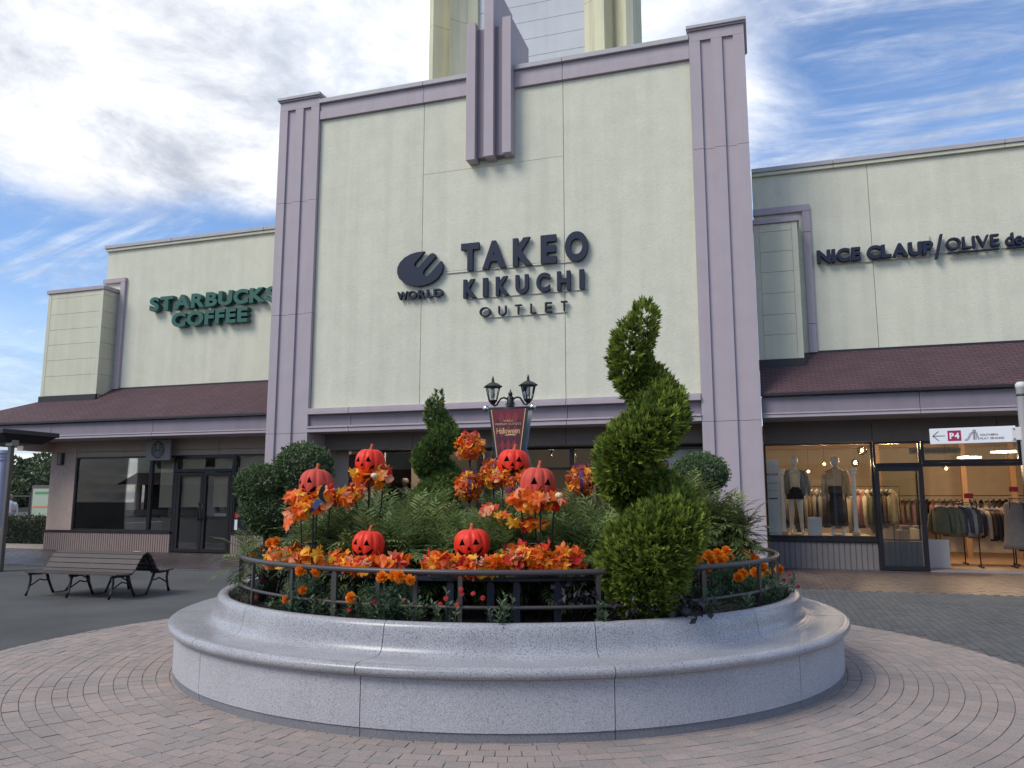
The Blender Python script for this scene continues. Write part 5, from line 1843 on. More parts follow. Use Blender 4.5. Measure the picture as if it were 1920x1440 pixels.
def put_leaf(t, p, up, size, mix):
    o = link('leaf', LM[mix[int(rng.integers(len(mix)))]][int(rng.integers(3))], t)
    o.location = Vector(p) - ORG[t.name]
    d = (Vector(up) + Vector(rng.normal(0, .55, 3))).normalized()
    q = d.to_track_quat('Z', 'Y') @ Matrix.Rotation(rng.random() * 6.28, 4, 'Z').to_quaternion()
    o.rotation_euler = q.to_euler()
    o.scale = (size,) * 3
    return o


TWIG = M('garland_twig', (.12, .05, .03), .8)
BERRY = M('garland_berry', (.62, .34, .24), .6)


def garland(label, path, n, rad, size=(.09, .14), mix=WARM_MIX, fwd=.6, group='autumn leaf garlands', berries=6):
    """leaves scattered in a tube of radius rad about a path"""
    p0 = path[0]
    t = thing('leaf_garland', label, 'garland', p0, group=group)
    pts = np.array(path)
    seg = np.linalg.norm(np.diff(pts, axis=0), axis=1)
    cum = np.concatenate([[0], np.cumsum(seg)])
    MB().tube(path, .006, 5).build('twig', TWIG, t, True)
    for k in range(n):
        s = rng.random() * cum[-1]
        i = min(len(seg) - 1, int(np.searchsorted(cum, s) - 1)) if s > 0 else 0
        i = max(0, i)
        c = pts[i] + (pts[i + 1] - pts[i]) * ((s - cum[i]) / seg[i])
        u = unit_rand(1)[0]
        p = c + u * rad * rng.uniform(.35, 1.0)
        toc = np.array([-p[0], -p[1], 1.6 - p[2]])
        toc = toc / np.linalg.norm(toc)
        put_leaf(t, p, tuple(u * .7 + toc * fwd + np.array([0, 0, .35])), rng.uniform(*size), mix)
    if berries:
        m = MB()
        i = int(rng.integers(len(pts)))
        c = pts[i]
        for k in range(berries * 3):
            u = unit_rand(1)[0] * .035
            u[1] -= rad * .9
            m.lathe([(0, -.008), (.007, -.004), (.008, .002), (0, .009)], tuple(c + u + np.array([0, 0, rad * .4])), 6)
        m.build('berries', BERRY, t, True)
    return t


garland('leaf garland lying behind the rail at the far left, under ball-clipped shrubs', [(-4.500, 6.572, 1.065), (-4.018, 6.164, 1.089), (-3.700, 5.995, 1.107), (-3.530, 5.968, 1.104)], 110, .085, (.10, .155))
garland('upright dark red leaves behind the left leaf garland', [(-4.611, 7.162, 1.103), (-4.108, 6.695, 1.169), (-3.777, 6.516, 1.218)], 26, .09, (.10, .15), ['crimson', 'rust', 'red', 'rust', 'orange'], berries=0)
garland('leaf garland heaped round the left low pumpkin', [(-3.438, 5.957, 1.107), (-3.220, 5.835, 1.086), (-3.020, 5.758, 1.064), (-2.893, 5.782, 1.098), (-2.760, 5.892, 1.118)], 110, .075, (.085, .14))
garland('leaf garland heaped round the right low pumpkin', [(-2.562, 5.813, 1.104), (-2.401, 5.804, 1.120), (-2.231, 5.767, 1.083), (-2.104, 5.834, 1.105), (-1.998, 5.903, 1.119)], 115, .075, (.085, .14))
garland('leaf garland behind the rail left of the tall spiral topiary', [(-1.952, 5.895, 1.128), (-1.816, 5.941, 1.152), (-1.662, 6.004, 1.151), (-1.517, 6.099, 1.140), (-1.428, 6.173, 1.129)], 120, .085, (.09, .145), WARM_MIX + ['red', 'crimson', 'rust'])
garland('upright red and rust leaves behind the middle rail', [(-1.940, 6.130, 1.195), (-1.846, 6.187, 1.202), (-1.649, 6.277, 1.183)], 16, .08, (.09, .13), ['red', 'rust', 'crimson', 'orange'], berries=0)


def ring_path(c, r_, n=10, a0=0, a1=360):
    return [(c[0] + r_ * math.cos(R(a0 + (a1 - a0) * k / n)), c[1] + r_ * math.sin(R(a0 + (a1 - a0) * k / n)), c[2]) for k in range(n + 1)]


garland('leaf wreath round the lower left pumpkin with a trailing end', ring_path((-3.72, 6.05, 1.615), .155, 12) + [(-3.727, 5.807, 1.503), (-3.752, 5.791, 1.385)], 95, .075, (.10, .155))
garland('leaf wreath round the highest left pumpkin', ring_path((-3.463, 6.54, 1.82), .15, 12) + [(-3.502, 6.291, 1.651), (-3.431, 5.986, 1.582)], 85, .075, (.10, .155), WARM_MIX + ['yellow', 'amber'])
garland('leaf wreath round the pumpkin under the banner', ring_path((-2.202, 6.928, 1.80), .14, 12), 66, .07, (.09, .14), WARM_MIX + ['yellow'])
garland('leaf wreath round the front centre pumpkin', ring_path((-1.781, 6.251, 1.60), .155, 12), 105, .085, (.09, .145))
garland('loose leaf strand hanging below the banner pumpkin', [(-2.377, 6.584, 1.512), (-2.181, 6.441, 1.470), (-2.004, 6.288, 1.417), (-1.747, 6.157, 1.393), (-1.691, 6.276, 1.433)], 26, .06, (.085, .14), berries=0)


def leaf_ball(label, c, r_, n, ribbon, mix, extra=()):
    t = thing('leaf_ball', label, 'ornament', c, group='leaf balls on stakes')
    for k in range(n):
        u = unit_rand(1)[0]
        put_leaf(t, np.array(c) + u * r_ * rng.uniform(.78, 1.0), tuple(u * 1.2), rng.uniform(.07, .105), mix)
    MB().lathe([(r_ * .72 * math.sin(math.pi * k / 10), -r_ * .72 * math.cos(math.pi * k / 10)) for k in range(11)], c, 16).build('core', TWIG, t, True)
    d = Vector((-c[0], -c[1], 0)).normalized()
    sx = Vector((-d.y, d.x, 0))
    m = MB()
    for k in range(14):
        a = R(-60 + 240 * k / 14)
        b = R(-60 + 240 * (k + 1) / 14)
        rr = r_ * 1.02
        q = [Vector(c) + d * (math.cos(x) * rr) + Vector((0, 0, math.sin(x) * rr)) + sx * (w - .02) for x, w in ((a, .006), (a, .034), (b, .034), (b, .006))]
        m.add([tuple(v) for v in q], [(0, 1, 2, 3)])
    for q in (-1, 1):
        o = Vector(c) + Vector((0, 0, r_ * 1.02))
        m.add([tuple(o), tuple(o + sx * q * .05 + Vector((0, 0, .035))), tuple(o + sx * q * .085 + Vector((0, 0, .005))), tuple(o + sx * q * .05 + d * .03)], [(0, 1, 2, 3)])
    m.build('ribbon', ribbon, t)
    MB().tube([(c[0], c[1], .64), (c[0], c[1], c[2] - r_ * .6)], .010, 6).build('stake', BLACK, t, True)


RIBR = M('red_ribbon', (.55, .012, .02), .4)
RIBP = M('purple_ribbon', (.10, .022, .11), .35)
OMIX = ['orange', 'amber', 'rust', 'orange', 'rust', 'yellow', 'peach']
leaf_ball('orange leaf ball with red ribbon on a stake left of the banner', (-2.699, 7.105, 2.096), .128, 130, RIBR, OMIX)
leaf_ball('orange leaf ball with purple ribbon left of the banner pumpkin, low', (-2.66, 7.00, 1.72), .128, 120, RIBP, OMIX + ['rust', 'rust'])
leaf_ball('orange leaf ball with purple ribbon right behind the low left one', (-2.45, 7.09, 1.84), .125, 120, RIBP, OMIX)
leaf_ball('orange leaf ball with wide purple ribbon right of the pumpkins', (-1.635, 7.217, 1.765), .135, 130, RIBP, OMIX)

# small pale gourds on the wreaths
GOURD = M('pale_gourd', (.72, .56, .34), .5, var=.1, vscale=20)
for i, c in enumerate(((-3.264, 6.249, 1.803), (-1.570, 6.122, 1.629))):
    t = thing('small_gourd', ('small pale gourd on the highest left leaf wreath', 'small pale gourd right of the front centre pumpkin')[i], 'gourd', c, group='small pale gourds')
    m = MB()
    for k in range(9):
        ph = math.pi * k / 8
        for j in range(24):
            th = 2 * math.pi * j / 24
            q = 1 - .12 * (1 - abs(math.sin(th * 4))) ** 2
            m.v.append((c[0] + .033 * math.sin(ph) * q * math.cos(th), c[1] + .033 * math.sin(ph) * q * math.sin(th), c[2] - .026 * math.cos(ph)))
    for k in range(8):
        for j in range(24):
            m.f.append((k * 24 + j, k * 24 + (j + 1) % 24, (k + 1) * 24 + (j + 1) % 24, (k + 1) * 24 + j))
    m.r = [0.0] * len(m.f)
    m.build('body', GOURD, t, True)
    MB().tube([(c[0], c[1], c[2] + .02), (c[0] + .008, c[1] - .004, c[2] + .042)], [.007, .004], 6).build('stalk', BARK, t, True)
# crescent and pointed cloth ornament on the lower left pumpkin
c = Vector((-3.541, 5.875, 1.648))
t = thing('crescent_ornament', 'black crescent ornament hanging on the lower left pumpkin', 'ornament', tuple(c))
d = Vector((-c.x, -c.y, 0)).normalized()
sx = Vector((-d.y, d.x, 0))


def flat(t, pts, mat, name, th=.012):
    n = len(pts)
    f = [c + sx * p[0] + Vector((0, 0, p[1])) + d * (th if i < 0 else 0) for i, p in enumerate(pts)]
    b = [v - d * th for v in f]
    o = ORG[t.name]
    MB().add([tuple(v) for v in f + b], [tuple(range(n)), tuple(range(n, 2 * n))[::-1]] + [(i, n + i, n + (i + 1) % n, (i + 1) % n) for i in range(n)]).build(name, mat, t)


k_ = 6.86 / 1480 * .125
Q = lambda l: [((x - 690) * k_, (840 - y) * k_) for x, y in l]
flat(t, Q([(735, 688), (690, 715), (650, 760), (622, 830), (622, 890), (650, 930), (700, 965), (755, 988), (715, 930), (690, 880), (690, 840), (715, 790), (712, 740)]), BLACK, 'crescent')
flat(t, Q([(590, 920), (650, 935), (700, 965), (640, 1000), (610, 1060), (560, 1075), (545, 1000)]), M('blue_cloth', (.045, .10, .22), .6), 'blue_cloth', .008)
flat(t, Q([(540, 1040), (585, 1075), (545, 1100), (512, 1155), (500, 1090)]), BLACK, 'cloth_tip', .010)
flat(t, Q([(708, 745), (720, 722), (745, 725), (748, 755), (730, 772)]), GOURD, 'star', .02)

# ------------------------------------------------------------------ lamp post with banner
lx, ly = -2.706, 8.395
lp = thing('street_lamp', 'black twin-lantern street lamp rising from the middle of the planter', 'lamp', (lx, ly, .65))
MB().lathe([(.09, .60), (.09, .70), (.06, .76), (.045, .9), (.038, 1.3), (.036, 2.60), (.040, 2.62), (.040, 2.73), (.030, 2.745), (.018, 2.75), (.026, 2.77), (.024, 2.785), (.010, 2.80), (.004, 2.825), (0, 2.83)], (lx, ly, 0), 14).build('post', IRON, lp, True, angle=40)
for q in (-1, 1):
    MB().tube([(lx + q * .035, ly, 2.715), (lx + q * .075, ly, 2.735), (lx + q * .115, ly, 2.725), (lx + q * .14, ly, 2.69), (lx + q * .16, ly, 2.655), (lx + q * .19, ly, 2.645), (lx + q * .208, ly, 2.66)], .011, 8).build('arm', IRON, lp, True)
    MB().tube([(lx + q * .035, ly, 2.68), (lx + q * .055, ly, 2.655), (lx + q * .05, ly, 2.635), (lx + q * .038, ly, 2.64)], .006, 6).build('scroll', IRON, lp, True)
    X = lx + q * .209
    n6 = 6
    base = MB().lathe([(0, 2.655), (.022, 2.66), (.03, 2.675), (.052, 2.70), (.052, 2.71), (0, 2.71)], (X, ly, 0), n6).build('lantern_base', IRON, lp)
    top = MB().lathe([(0, 2.855), (.085, 2.855), (.112, 2.858), (.112, 2.868), (.05, 2.905), (.022, 2.912), (.020, 2.925), (.012, 2.93), (.016, 2.948), (.012, 2.965), (.003, 2.99), (0, 2.992)], (X, ly, 0), n6).build('lantern_roof', IRON, lp)
    bars = MB()
    panes = []
    for k in range(n6):
        a = 2 * math.pi * k / n6
        b = 2 * math.pi * (k + 1) / n6
        bars.tube([(X + .05 * math.cos(a), ly + .05 * math.sin(a), 2.708), (X + .084 * math.cos(a), ly + .084 * math.sin(a), 2.857)], .0055, 5)
        pn = MB().add([(X + .049 * math.cos(a), ly + .049 * math.sin(a), 2.71), (X + .049 * math.cos(b), ly + .049 * math.sin(b), 2.71), (X + .082 * math.cos(b), ly + .082 * math.sin(b), 2.855), (X + .082 * math.cos(a), ly + .082 * math.sin(a), 2.855)], [(0, 1, 2, 3)])
        pn.build('pane', LGLASS, top)
    bars.build('lantern_frame', IRON, lp, True)
    MB().lathe([(0, 2.735), (.018, 2.74), (.026, 2.775), (.018, 2.81), (.012, 2.845)], (X, ly, 0), 12).build('bulb', M('bulb_white', (.75, .74, .70), .3) if 'bulb_white' not in MATS else MATS['bulb_white'], lp, True)
# banner
bn = thing('banner', 'burgundy diamond-patterned Halloween banner hanging from the street lamp', 'banner', (lx, ly - .06, 1.5))
BY = ly - .075
MB().tube([(lx - .245, BY + .03, 2.605), (lx + .245, BY + .03, 2.605)], .010, 8).build('crossbar', IRON, bn, True)
for q in (-1, 1):
    MB().lathe([(.038 * math.sin(math.pi * k / 12), -.038 * math.cos(math.pi * k / 12)) for k in range(13)], (lx + q * .275, BY + .03, 2.612), 20).build('ball_finial', CHROME, bn, True)
ZT, ZB = 2.598, 1.50
def bw(z, extra=0):
    f = (z - ZB) / (ZT - ZB)
    return .060 + (.205 - .060) * f + extra
MB().plate([(lx - bw(ZT, .028), ZT), (lx - bw(ZB, .018), ZB), (lx + bw(ZB, .018), ZB), (lx + bw(ZT, .028), ZT)], BY + .002, BY + .010).build('dark_edge', BANNERB, bn)
MB().plate([(lx - bw(ZT), ZT - .004), (lx - bw(ZB), ZB), (lx + bw(ZB), ZB), (lx + bw(ZT), ZT - .004)], BY - .002, BY + .0015).build('cloth', BANNERM, bn)
for q in (-1, 1):
    pts = [(lx + q * bw(ZT), ZT - .004), (lx + q * bw(ZT, -.010), ZT - .004), (lx + q * bw(ZB, -.006), ZB), (lx + q * bw(ZB), ZB)]
    MB().plate(pts[::q], BY - .004, BY - .0022).build('gold_edge', GOLD, bn)
for r0 in range(7):
    z = ZT - .10 - r0 * .155
    for k in range(-2, 3):
        for half_, mt in ((0, BANNERL), (1, BANNERK)):
            f = bw(z) / .205
            xx = lx + (k + half_ * .5) * .088 * f
            zz = z - half_ * .0775
            f2 = bw(zz) / .205
            if abs(xx - lx) + .044 * f2 > bw(zz) - .012:
                continue
            MB().plate([(xx, zz + .073), (xx - .042 * f2, zz), (xx, zz - .073), (xx + .042 * f2, zz)], BY - .0034, BY - .0022).build('diamond', mt, bn)
word('SHISUI', lx - .055, lx + .055, 2.452, 2.475, BY - .006, BY - .0036, GOLD, bn, .0, .12, joined='lettering')
word('PREMIUM OUTLETS', lx - .150, lx + .150, 2.415, 2.438, BY - .006, BY - .0036, GOLD, bn, .0, .10, joined='lettering')
word('Halloween', lx - .135, lx + .135, 2.320, 2.385, BY - .006, BY - .0036, GOLD, bn, .005, .03, joined='lettering')
MB().plate([(lx - .05, 2.300), (lx + .10, 2.300), (lx + .07, 2.312), (lx + .02, 2.316), (lx - .02, 2.310)], BY - .006, BY - .0036).build('flourish', GOLD, bn)
# second banner hanging edge-on behind
b2 = thing('banner', 'pale grey back of a second banner showing behind the burgundy one', 'banner', (lx + .06, ly + .06, 1.5))
MB().plate([(lx - .20, 2.585), (lx - .05, 1.5), (lx + .07, 1.5), (lx + .245, 2.585)], ly + .045, ly + .052).build('cloth', BANNERG, b2)
MB().tube([(lx - .23, ly + .05, 2.59), (lx + .25, ly + .05, 2.59)], .008, 6).build('crossbar', IRON, b2, True)
for q in (-1, 1):
    MB().tube([(lx + q * .16, BY + .02, 2.3), (lx + q * .33, BY + .1, 1.65)], .003, 4).build('guy_wire', STEEL, bn)

# ------------------------------------------------------------------ bench
bt = thing('bench', 'brown double-sided slatted bench with black iron legs on the court', 'bench', (-10.95, 11.05, 0))
prof = [(-.66, .405), (-.545, .395), (-.43, .388), (-.315, .394), (-.25, .445), (-.200, .528), (-.147, .608), (-.088, .678), (.0, .722)]
bx0, bx1 = -11.90, -9.99


def slat(y0, z0, y1, z1, th=.022):
    dy, dz = y1 - y0, z1 - z0
    l = math.hypot(dy, dz)
    ny, nz = -dz / l * th, dy / l * th
    g2 = .006 / l
    a = (y0 + dy * g2, z0 + dz * g2)
    b = (y1 - dy * g2, z1 - dz * g2)
    pts = [(a[0], a[1]), (b[0], b[1]), (b[0] - ny, b[1] - nz), (a[0] - ny, a[1] - nz)]
    n = 4
    vs = [(bx0, 11.05 + p[0], p[1]) for p in pts] + [(bx1, 11.05 + p[0], p[1]) for p in pts]
    MB().add(vs, [(0, 1, 2, 3)[::-1], (4, 5, 6, 7)] + [(i, (i + 1) % 4, 4 + (i + 1) % 4, 4 + i) for i in range(4)]).build('slat', WOOD, bt)


for (y0, z0), (y1, z1) in zip(prof[:-1], prof[1:]):
    slat(y0, z0, y1, z1)
    slat(-y1, z1, -y0, z0)
for x in (bx0 + .09, (bx0 + bx1) / 2, bx1 - .09):
    m = MB()
    Yc = 11.05
    m.tube([(x, Yc + p[0], p[1] - .038) for p in prof] + [(x, Yc - p[0], p[1] - .038) for p in prof[::-1]][1:], .018, 6)
    for q in (-1, 1):
        m.tube([(x, Yc + q * .62, .37), (x, Yc + q * .60, .25), (x, Yc + q * .635, .10), (x, Yc + q * .67, .012)], [.024, .020, .019, .026], 6)
        m.tube([(x, Yc + q * .30, .37), (x, Yc + q * .24, .22), (x, Yc + q * .17, .08), (x, Yc + q * .13, .012)], [.026, .022, .02, .024], 6)
        m.tube([(x, Yc + q * .60, .17), (x, Yc + q * .52, .21), (x, Yc + q * .42, .26), (x, Yc + q * .33, .235), (x, Yc + q * .26, .24)], .012, 6)
        m.tube([(x, Yc + q * .24, .36), (x, Yc + q * .13, .48), (x, Yc + q * .03, .66)], .016, 6)
    m.build('leg_frame', IRON, bt, True)
    MB().bbox(x - .03, x + .03, Yc - .13, Yc + .13, .002, .02, .004).build('foot_bar', IRON, bt)
MB().bbox(bx1 - .28, bx1 - .13, 11.03, 11.07, .722, .7245, .0005).build('notice_sticker', WHITE, bt)

# ------------------------------------------------------------------ direction sign at the right
sx0, sx1 = (1.597, 8.857, 2.243), (2.256, 8.713, 2.231)
p4 = thing('direction_sign', 'white P4 and southern playground arrow sign on a white post', 'sign', (2.36, 8.69, 0))
dv = Vector((sx1[0] - sx0[0], sx1[1] - sx0[1], 0))
ang = math.atan2(dv.y, dv.x)
p4.rotation_euler = (0, 0, ang)
# local coordinates: x along the board (left end negative), -y to the viewer
Lb = .735


def loc_build(m, name, mat, smooth=False):
    return m.build(name, mat, p4, smooth, True)


loc_build(MB().bbox(-.79, -.055, -.02, .02, 2.144, 2.30, .003), 'board', WHITE)
loc_build(MB().lathe([(.045, 0), (.045, 2.66), (.048, 2.662), (.048, 2.70), (.03, 2.72), (0, 2.725)], (.02, 0, 0), 20), 'post', WHITEP, True)
loc_build(MB().lathe([(.046, 2.58), (.049, 2.585), (.049, 2.60), (.046, 2.605)], (.02, 0, 0), 20), 'collar', RAIL, True)
loc_build(MB().bbox(-.09, .0, -.03, -.021, 2.16, 2.285, .003), 'bracket', WHITEP)
for z in (2.175, 2.27):
    loc_build(MB().lathe([(.009, 0), (.007, .006), (0, .007)], (0, 0, 0), 8), 'bolt', STEEL).matrix_local = Matrix.Translation((-.07, -.031, z)) @ Matrix.Rotation(R(90), 4, 'X')
yb0, yb1 = -.0225, -.0203
INK = M('sign_ink', (.03, .03, .035), .6)
m = MB()
m.plate([(-.765, 2.222), (-.765, 2.228), (-.655, 2.228), (-.655, 2.222)][::-1], yb0, yb1)
for q in (-1, 1):
    m.plate([(-.768, 2.225), (-.715, 2.225 + q * .047), (-.708, 2.225 + q * .045), (-.759, 2.225)][::(1 if q < 0 else -1)], yb0, yb1)
m.build('arrow', INK, p4, local=True)
loc_build(MB().bbox(-.632, -.515, yb0, yb1, 2.172, 2.275, .0005), 'parking_square', MAGENTA)


def local_word(text, x0, x1, z0, z1, mat, bold, gap, y0=yb0 - .0015, y1=yb0 - .0002):
    o = word(text, x0, x1, z0, z1, y0, y1, mat, None, bold, gap, joined='lettering')
    o.parent = p4
    return o


local_word('P4', -.615, -.53, 2.192, 2.252, WHITE, .04, .06)
local_word('SOUTHERN', -.352, -.205, 2.213, 2.232, INK, .0, .08, yb0, yb1)
local_word('PLAY GROUND', -.352, -.155, 2.178, 2.197, INK, .0, .08, yb0, yb1)
m = MB()


def stroke(pts, w=.0035):
    for (xa, za), (xb, zb) in zip(pts[:-1], pts[1:]):
        l = math.hypot(xb - xa, zb - za)
        nx, nz = -(zb - za) / l * w / 2, (xb - xa) / l * w / 2
        m.plate([(xa + nx, za + nz), (xa - nx, za - nz), (xb - nx, zb - nz), (xb + nx, zb + nz)], yb0, yb1)


stroke([(-.490, 2.178), (-.475, 2.180), (-.455, 2.20), (-.44, 2.235), (-.425, 2.25), (-.41, 2.252)])
stroke([(-.480, 2.172), (-.46, 2.176), (-.445, 2.195), (-.432, 2.225), (-.42, 2.238), (-.41, 2.24)])
stroke([(-.412, 2.178), (-.412, 2.272)]); stroke([(-.388, 2.178), (-.388, 2.272)]); stroke([(-.412, 2.272), (-.388, 2.272)]); stroke([(-.404, 2.25), (-.404, 2.27)]); stroke([(-.396, 2.25), (-.396, 2.27)])
stroke([(-.412, 2.248), (-.388, 2.248)]); stroke([(-.401, 2.176), (-.401, 2.245)], .007); stroke([(-.388, 2.248), (-.37, 2.178)]); stroke([(-.38, 2.248), (-.362, 2.178)])
m.build('slide_pictogram', INK, p4, local=True)

# ------------------------------------------------------------------ shelter edge at the far left
sh = thing('walkway_shelter', 'dark flat shelter roof on a slim post at the far left', 'shelter', (-16.45, 13.75, 0))
MB().bbox(-23, -16.2, 13.3, 14.8, 3.06, 3.17, .01).build('roof_edge', M('shelter_dark', (.035, .033, .036), .4), sh)
m = MB().add([(-23, 13.35, 3.055), (-16.25, 13.35, 3.055), (-16.25, 14.75, 3.055), (-23, 14.75, 3.055), (-23, 13.6, 2.80), (-16.38, 13.6, 2.88), (-16.38, 14.5, 2.88), (-23, 14.5, 2.80)],
             [(0, 1, 2, 3)[::-1], (4, 5, 6, 7)[::-1], (0, 1, 5, 4), (1, 2, 6, 5), (2, 3, 7, 6), (3, 0, 4, 7)])
m.build('roof_soffit', GUTTER, sh)
MB().bbox(-16.50, -16.40, 13.70, 13.80, 0, 2.87, .008).build('post', M('shelter_post', (.16, .145, .13), .35, metal=.5), sh)
MB().bbox(-16.53, -16.33, 13.66, 13.84, 2.80, 2.94, .008).build('post_cap', STEEL, sh)
MB().bbox(-16.9, -16.505, 13.72, 13.78, .05, .95, .006).build('lower_panel', M('shelter_panel', (.26, .19, .16), .7), sh)

# ------------------------------------------------------------------ clothes in the right-hand shop
def cloth(name, col):
    return MATS.get(name) or M(name, col, .85, var=.12, vscale=12)


CL = [('olive_cloth', (.10, .105, .065), 'olive green'), ('navy_cloth', (.035, .04, .06), 'dark navy'), ('beige_cloth', (.34, .27, .19), 'beige'), ('brown_cloth', (.13, .075, .05), 'brown'),
      ('grey_cloth', (.17, .165, .16), 'grey'), ('rose_cloth', (.36, .19, .17), 'rose pink'), ('cream_cloth', (.52, .45, .34), 'cream'), ('charcoal_cloth', (.035, .032, .034), 'charcoal')]
CNT = {}
ORD = ('first second third fourth fifth sixth seventh eighth ninth tenth eleventh twelfth thirteenth fourteenth fifteenth sixteenth seventeenth eighteenth nineteenth '
       'twentieth twenty-first twenty-second twenty-third twenty-fourth twenty-fifth twenty-sixth').split()


def garment(loc, rotz, w, h, ci, where, dep=.06, jk=True):
    """a garment on a hanger; loc = point on the rail it hangs from"""
    nm, colr, cn = CL[ci]
    CNT[where] = CNT.get(where, 0) + 1
    t = thing('jacket' if jk else 'dress', f'{cn} {"jacket" if jk else "dress"}, {ORD[CNT[where] - 1]} from left {where}', 'clothes', loc, rotz, f'clothes {where}')
    mt = cloth(nm, colr)
    m = MB()
    ph = rng.random() * 6
    m.loft([(0, 0, -.07 - h, w * (.42 if jk else .55), dep * .8, .12, ph), (0, 0, -.07 - h * .88, w * (.50 if jk else .54), dep, .10, ph), (0, 0, -.07 - h * .6, w * .48, dep * 1.1, .08, ph + 1), (0, 0, -.07 - h * .25, w * .45, dep, .05, ph + 2), (0, 0, -.16, w * .46, dep * .75),
            (0, 0, -.11, w * .36, dep * .5), (0, 0, -.075, w * .14, dep * .5)], 20)
    if jk:
        for q in (-1, 1):
            m.tube([(q * w * .40, 0, -.15), (q * w * .52, 0, -.27), (q * w * .57, -.01, -.07 - h * .62), (q * w * .58, -.015, -.07 - h * .92)], [.05, .058, .05, .042], 10)
    m.build('cloth', mt, t, True, True)
    MB().tube([(-w * .36, 0, -.10), (0, 0, -.055), (w * .36, 0, -.10)], .008, 6).tube([(0, 0, -.055), (0, 0, -.02), (.012, 0, .008), (0, 0, .02), (-.012, 0, .008)], .004, 5).build('hanger', WHITEP, t, True, True)


def rack(label, x0, x1, y, z, dirx=True):
    t = thing('clothes_rack', label, 'rack', ((x0 + x1) / 2, y, 0), group='clothes racks in the lit shop')
    P = (lambda u, zz: (u, y, zz))
    MB().tube([P(x0, z), P(x1, z)], .012, 8).build('rail', IRON, t, True)
    for x in (x0, x1):
        MB().tube([P(x, .02), P(x, z)], .014, 8).build('upright', IRON, t, True)
        MB().bbox(x - .02, x + .02, y - .24, y + .24, .014, .05, .006).build('foot', IRON, t)
    return t


rack('front clothes rack with olive jackets just inside the entrance', 3.80, 4.70, 21.35, 1.52)
for i, (dx, ci) in enumerate(((.14, 0), (.36, 0), (.55, 1), (.66, 4), (.76, 7))):
    garment((3.80 + dx, 21.35, 1.50), R(-30 - 6 * i), .46, .66 + .05 * (i % 2), ci, 'on the front rack inside the entrance', .11)
rack('second clothes rack with beige and dark coats behind the entrance', 4.6, 5.7, 22.4, 1.46)
for i in range(11):
    garment((4.68 + i * .10, 22.4, 1.44), R(-48 + rng.normal(0, 6)), .48, .74 + rng.normal(0, .06), (2, 2, 1, 6, 3, 1, 3, 5, 3, 1, 7)[i], 'on the second rack behind the entrance')
rack('far right clothes rack with long dark dresses', 5.45, 6.6, 21.6, 1.62)
for i in range(7):
    garment((5.52 + i * .14, 21.6, 1.60), R(-30 + rng.normal(0, 8)), .46, 1.05 + rng.normal(0, .08), (4, 3, 1, 7, 4, 1, 3)[i], 'on the far right rack', jk=False)
rack('long clothes rack behind the display window', .15, 3.3, 23.0, 1.93)
for i in range(26):
    garment((.25 + i * .115 + rng.normal(0, .012), 23.0, 1.91), R(62 + rng.normal(0, 9)), .46, .95 + rng.normal(0, .10), int((7, 3, 7, 4, 4, 7, 1, 4, 3, 4, 4, 7, 1, 5, 4, 7, 2, 4, 3, 5, 6, 0, 0, 4, 3, 2)[i]), 'on the long rack behind the window')
rack('back wall clothes rack with mixed coats', 3.6, 7.4, 26.6, 1.7)
for i in range(22):
    garment((3.75 + i * .16, 26.6, 1.68), R(65 + rng.normal(0, 9)), .44, .8 + rng.normal(0, .12), int(rng.integers(8)), 'on the back wall rack')
# folding table with folded knits, hats
tb = thing('display_table', 'low display table with folded rose and cream knits inside the shop', 'table', (3.6, 22.3, 0))
MB().bbox(3.1, 4.05, 21.9, 22.5, .80, .84, .006).build('table_top', MATS['display_plinth'], tb)
for x in (3.14, 3.97):
    for y in (21.94, 22.42):
        MB().bbox(x, x + .04, y, y + .04, .013, .798, .004).build('leg', MATS['oak_post'], tb)
for i in range(6):
    t = thing('folded_knit', ('folded rose knit at the left end of the display table', 'folded cream knit second on the display table', 'folded beige knit third on the display table', 'folded rose knit at the back left of the table',
                              'folded grey knit in the back middle of the table', 'folded cream knit at the back right of the table')[i], 'clothes', (3.2 + (i % 3) * .28, 21.98 + (i // 3) * .25, .842), group='folded knits')
    m = MB()
    for k in range(3):
        x, y = 3.15 + (i % 3) * .28, 21.95 + (i // 3) * .25
        m.bbox(x, x + .22, y, y + .18, .842 + k * .035, .875 + k * .035, .012)
    m.build('cloth', cloth(*CL[(5, 6, 2, 5, 4, 6)[i]][:2]), t)
MB().bbox(3.39, 4.0, 21.0, 21.05, .013, .66, .004).build('low_screen', M('white_screen', (.5, .46, .43), .7), rw)
REDS = M('red_ticket', (.55, .02, .03), .5)
for i, (x, y, z) in enumerate(((4.72, 22.1, 1.62), (2.05, 22.6, 2.02), (5.75, 22.3, 1.78))):
    t = thing('price_card', ('red price card on the second rack', 'red price card behind the display window', 'red price card near the direction sign')[i], 'card', (x, y, z), group='red price cards')
    MB().bbox(x - .10, x + .10, y, y + .008, z, z + .12, .001).build('card', REDS, t)
    word('SALE', x - .06, x + .06, z + .035, z + .07, y - .003, y - .0005, WHITE, t, .01, .05, joined='lettering') if False else None
    MB().tube([(x, y + .004, z), (x, y + .004, z - .1)], .004, 5).build('clip', STEEL, t)
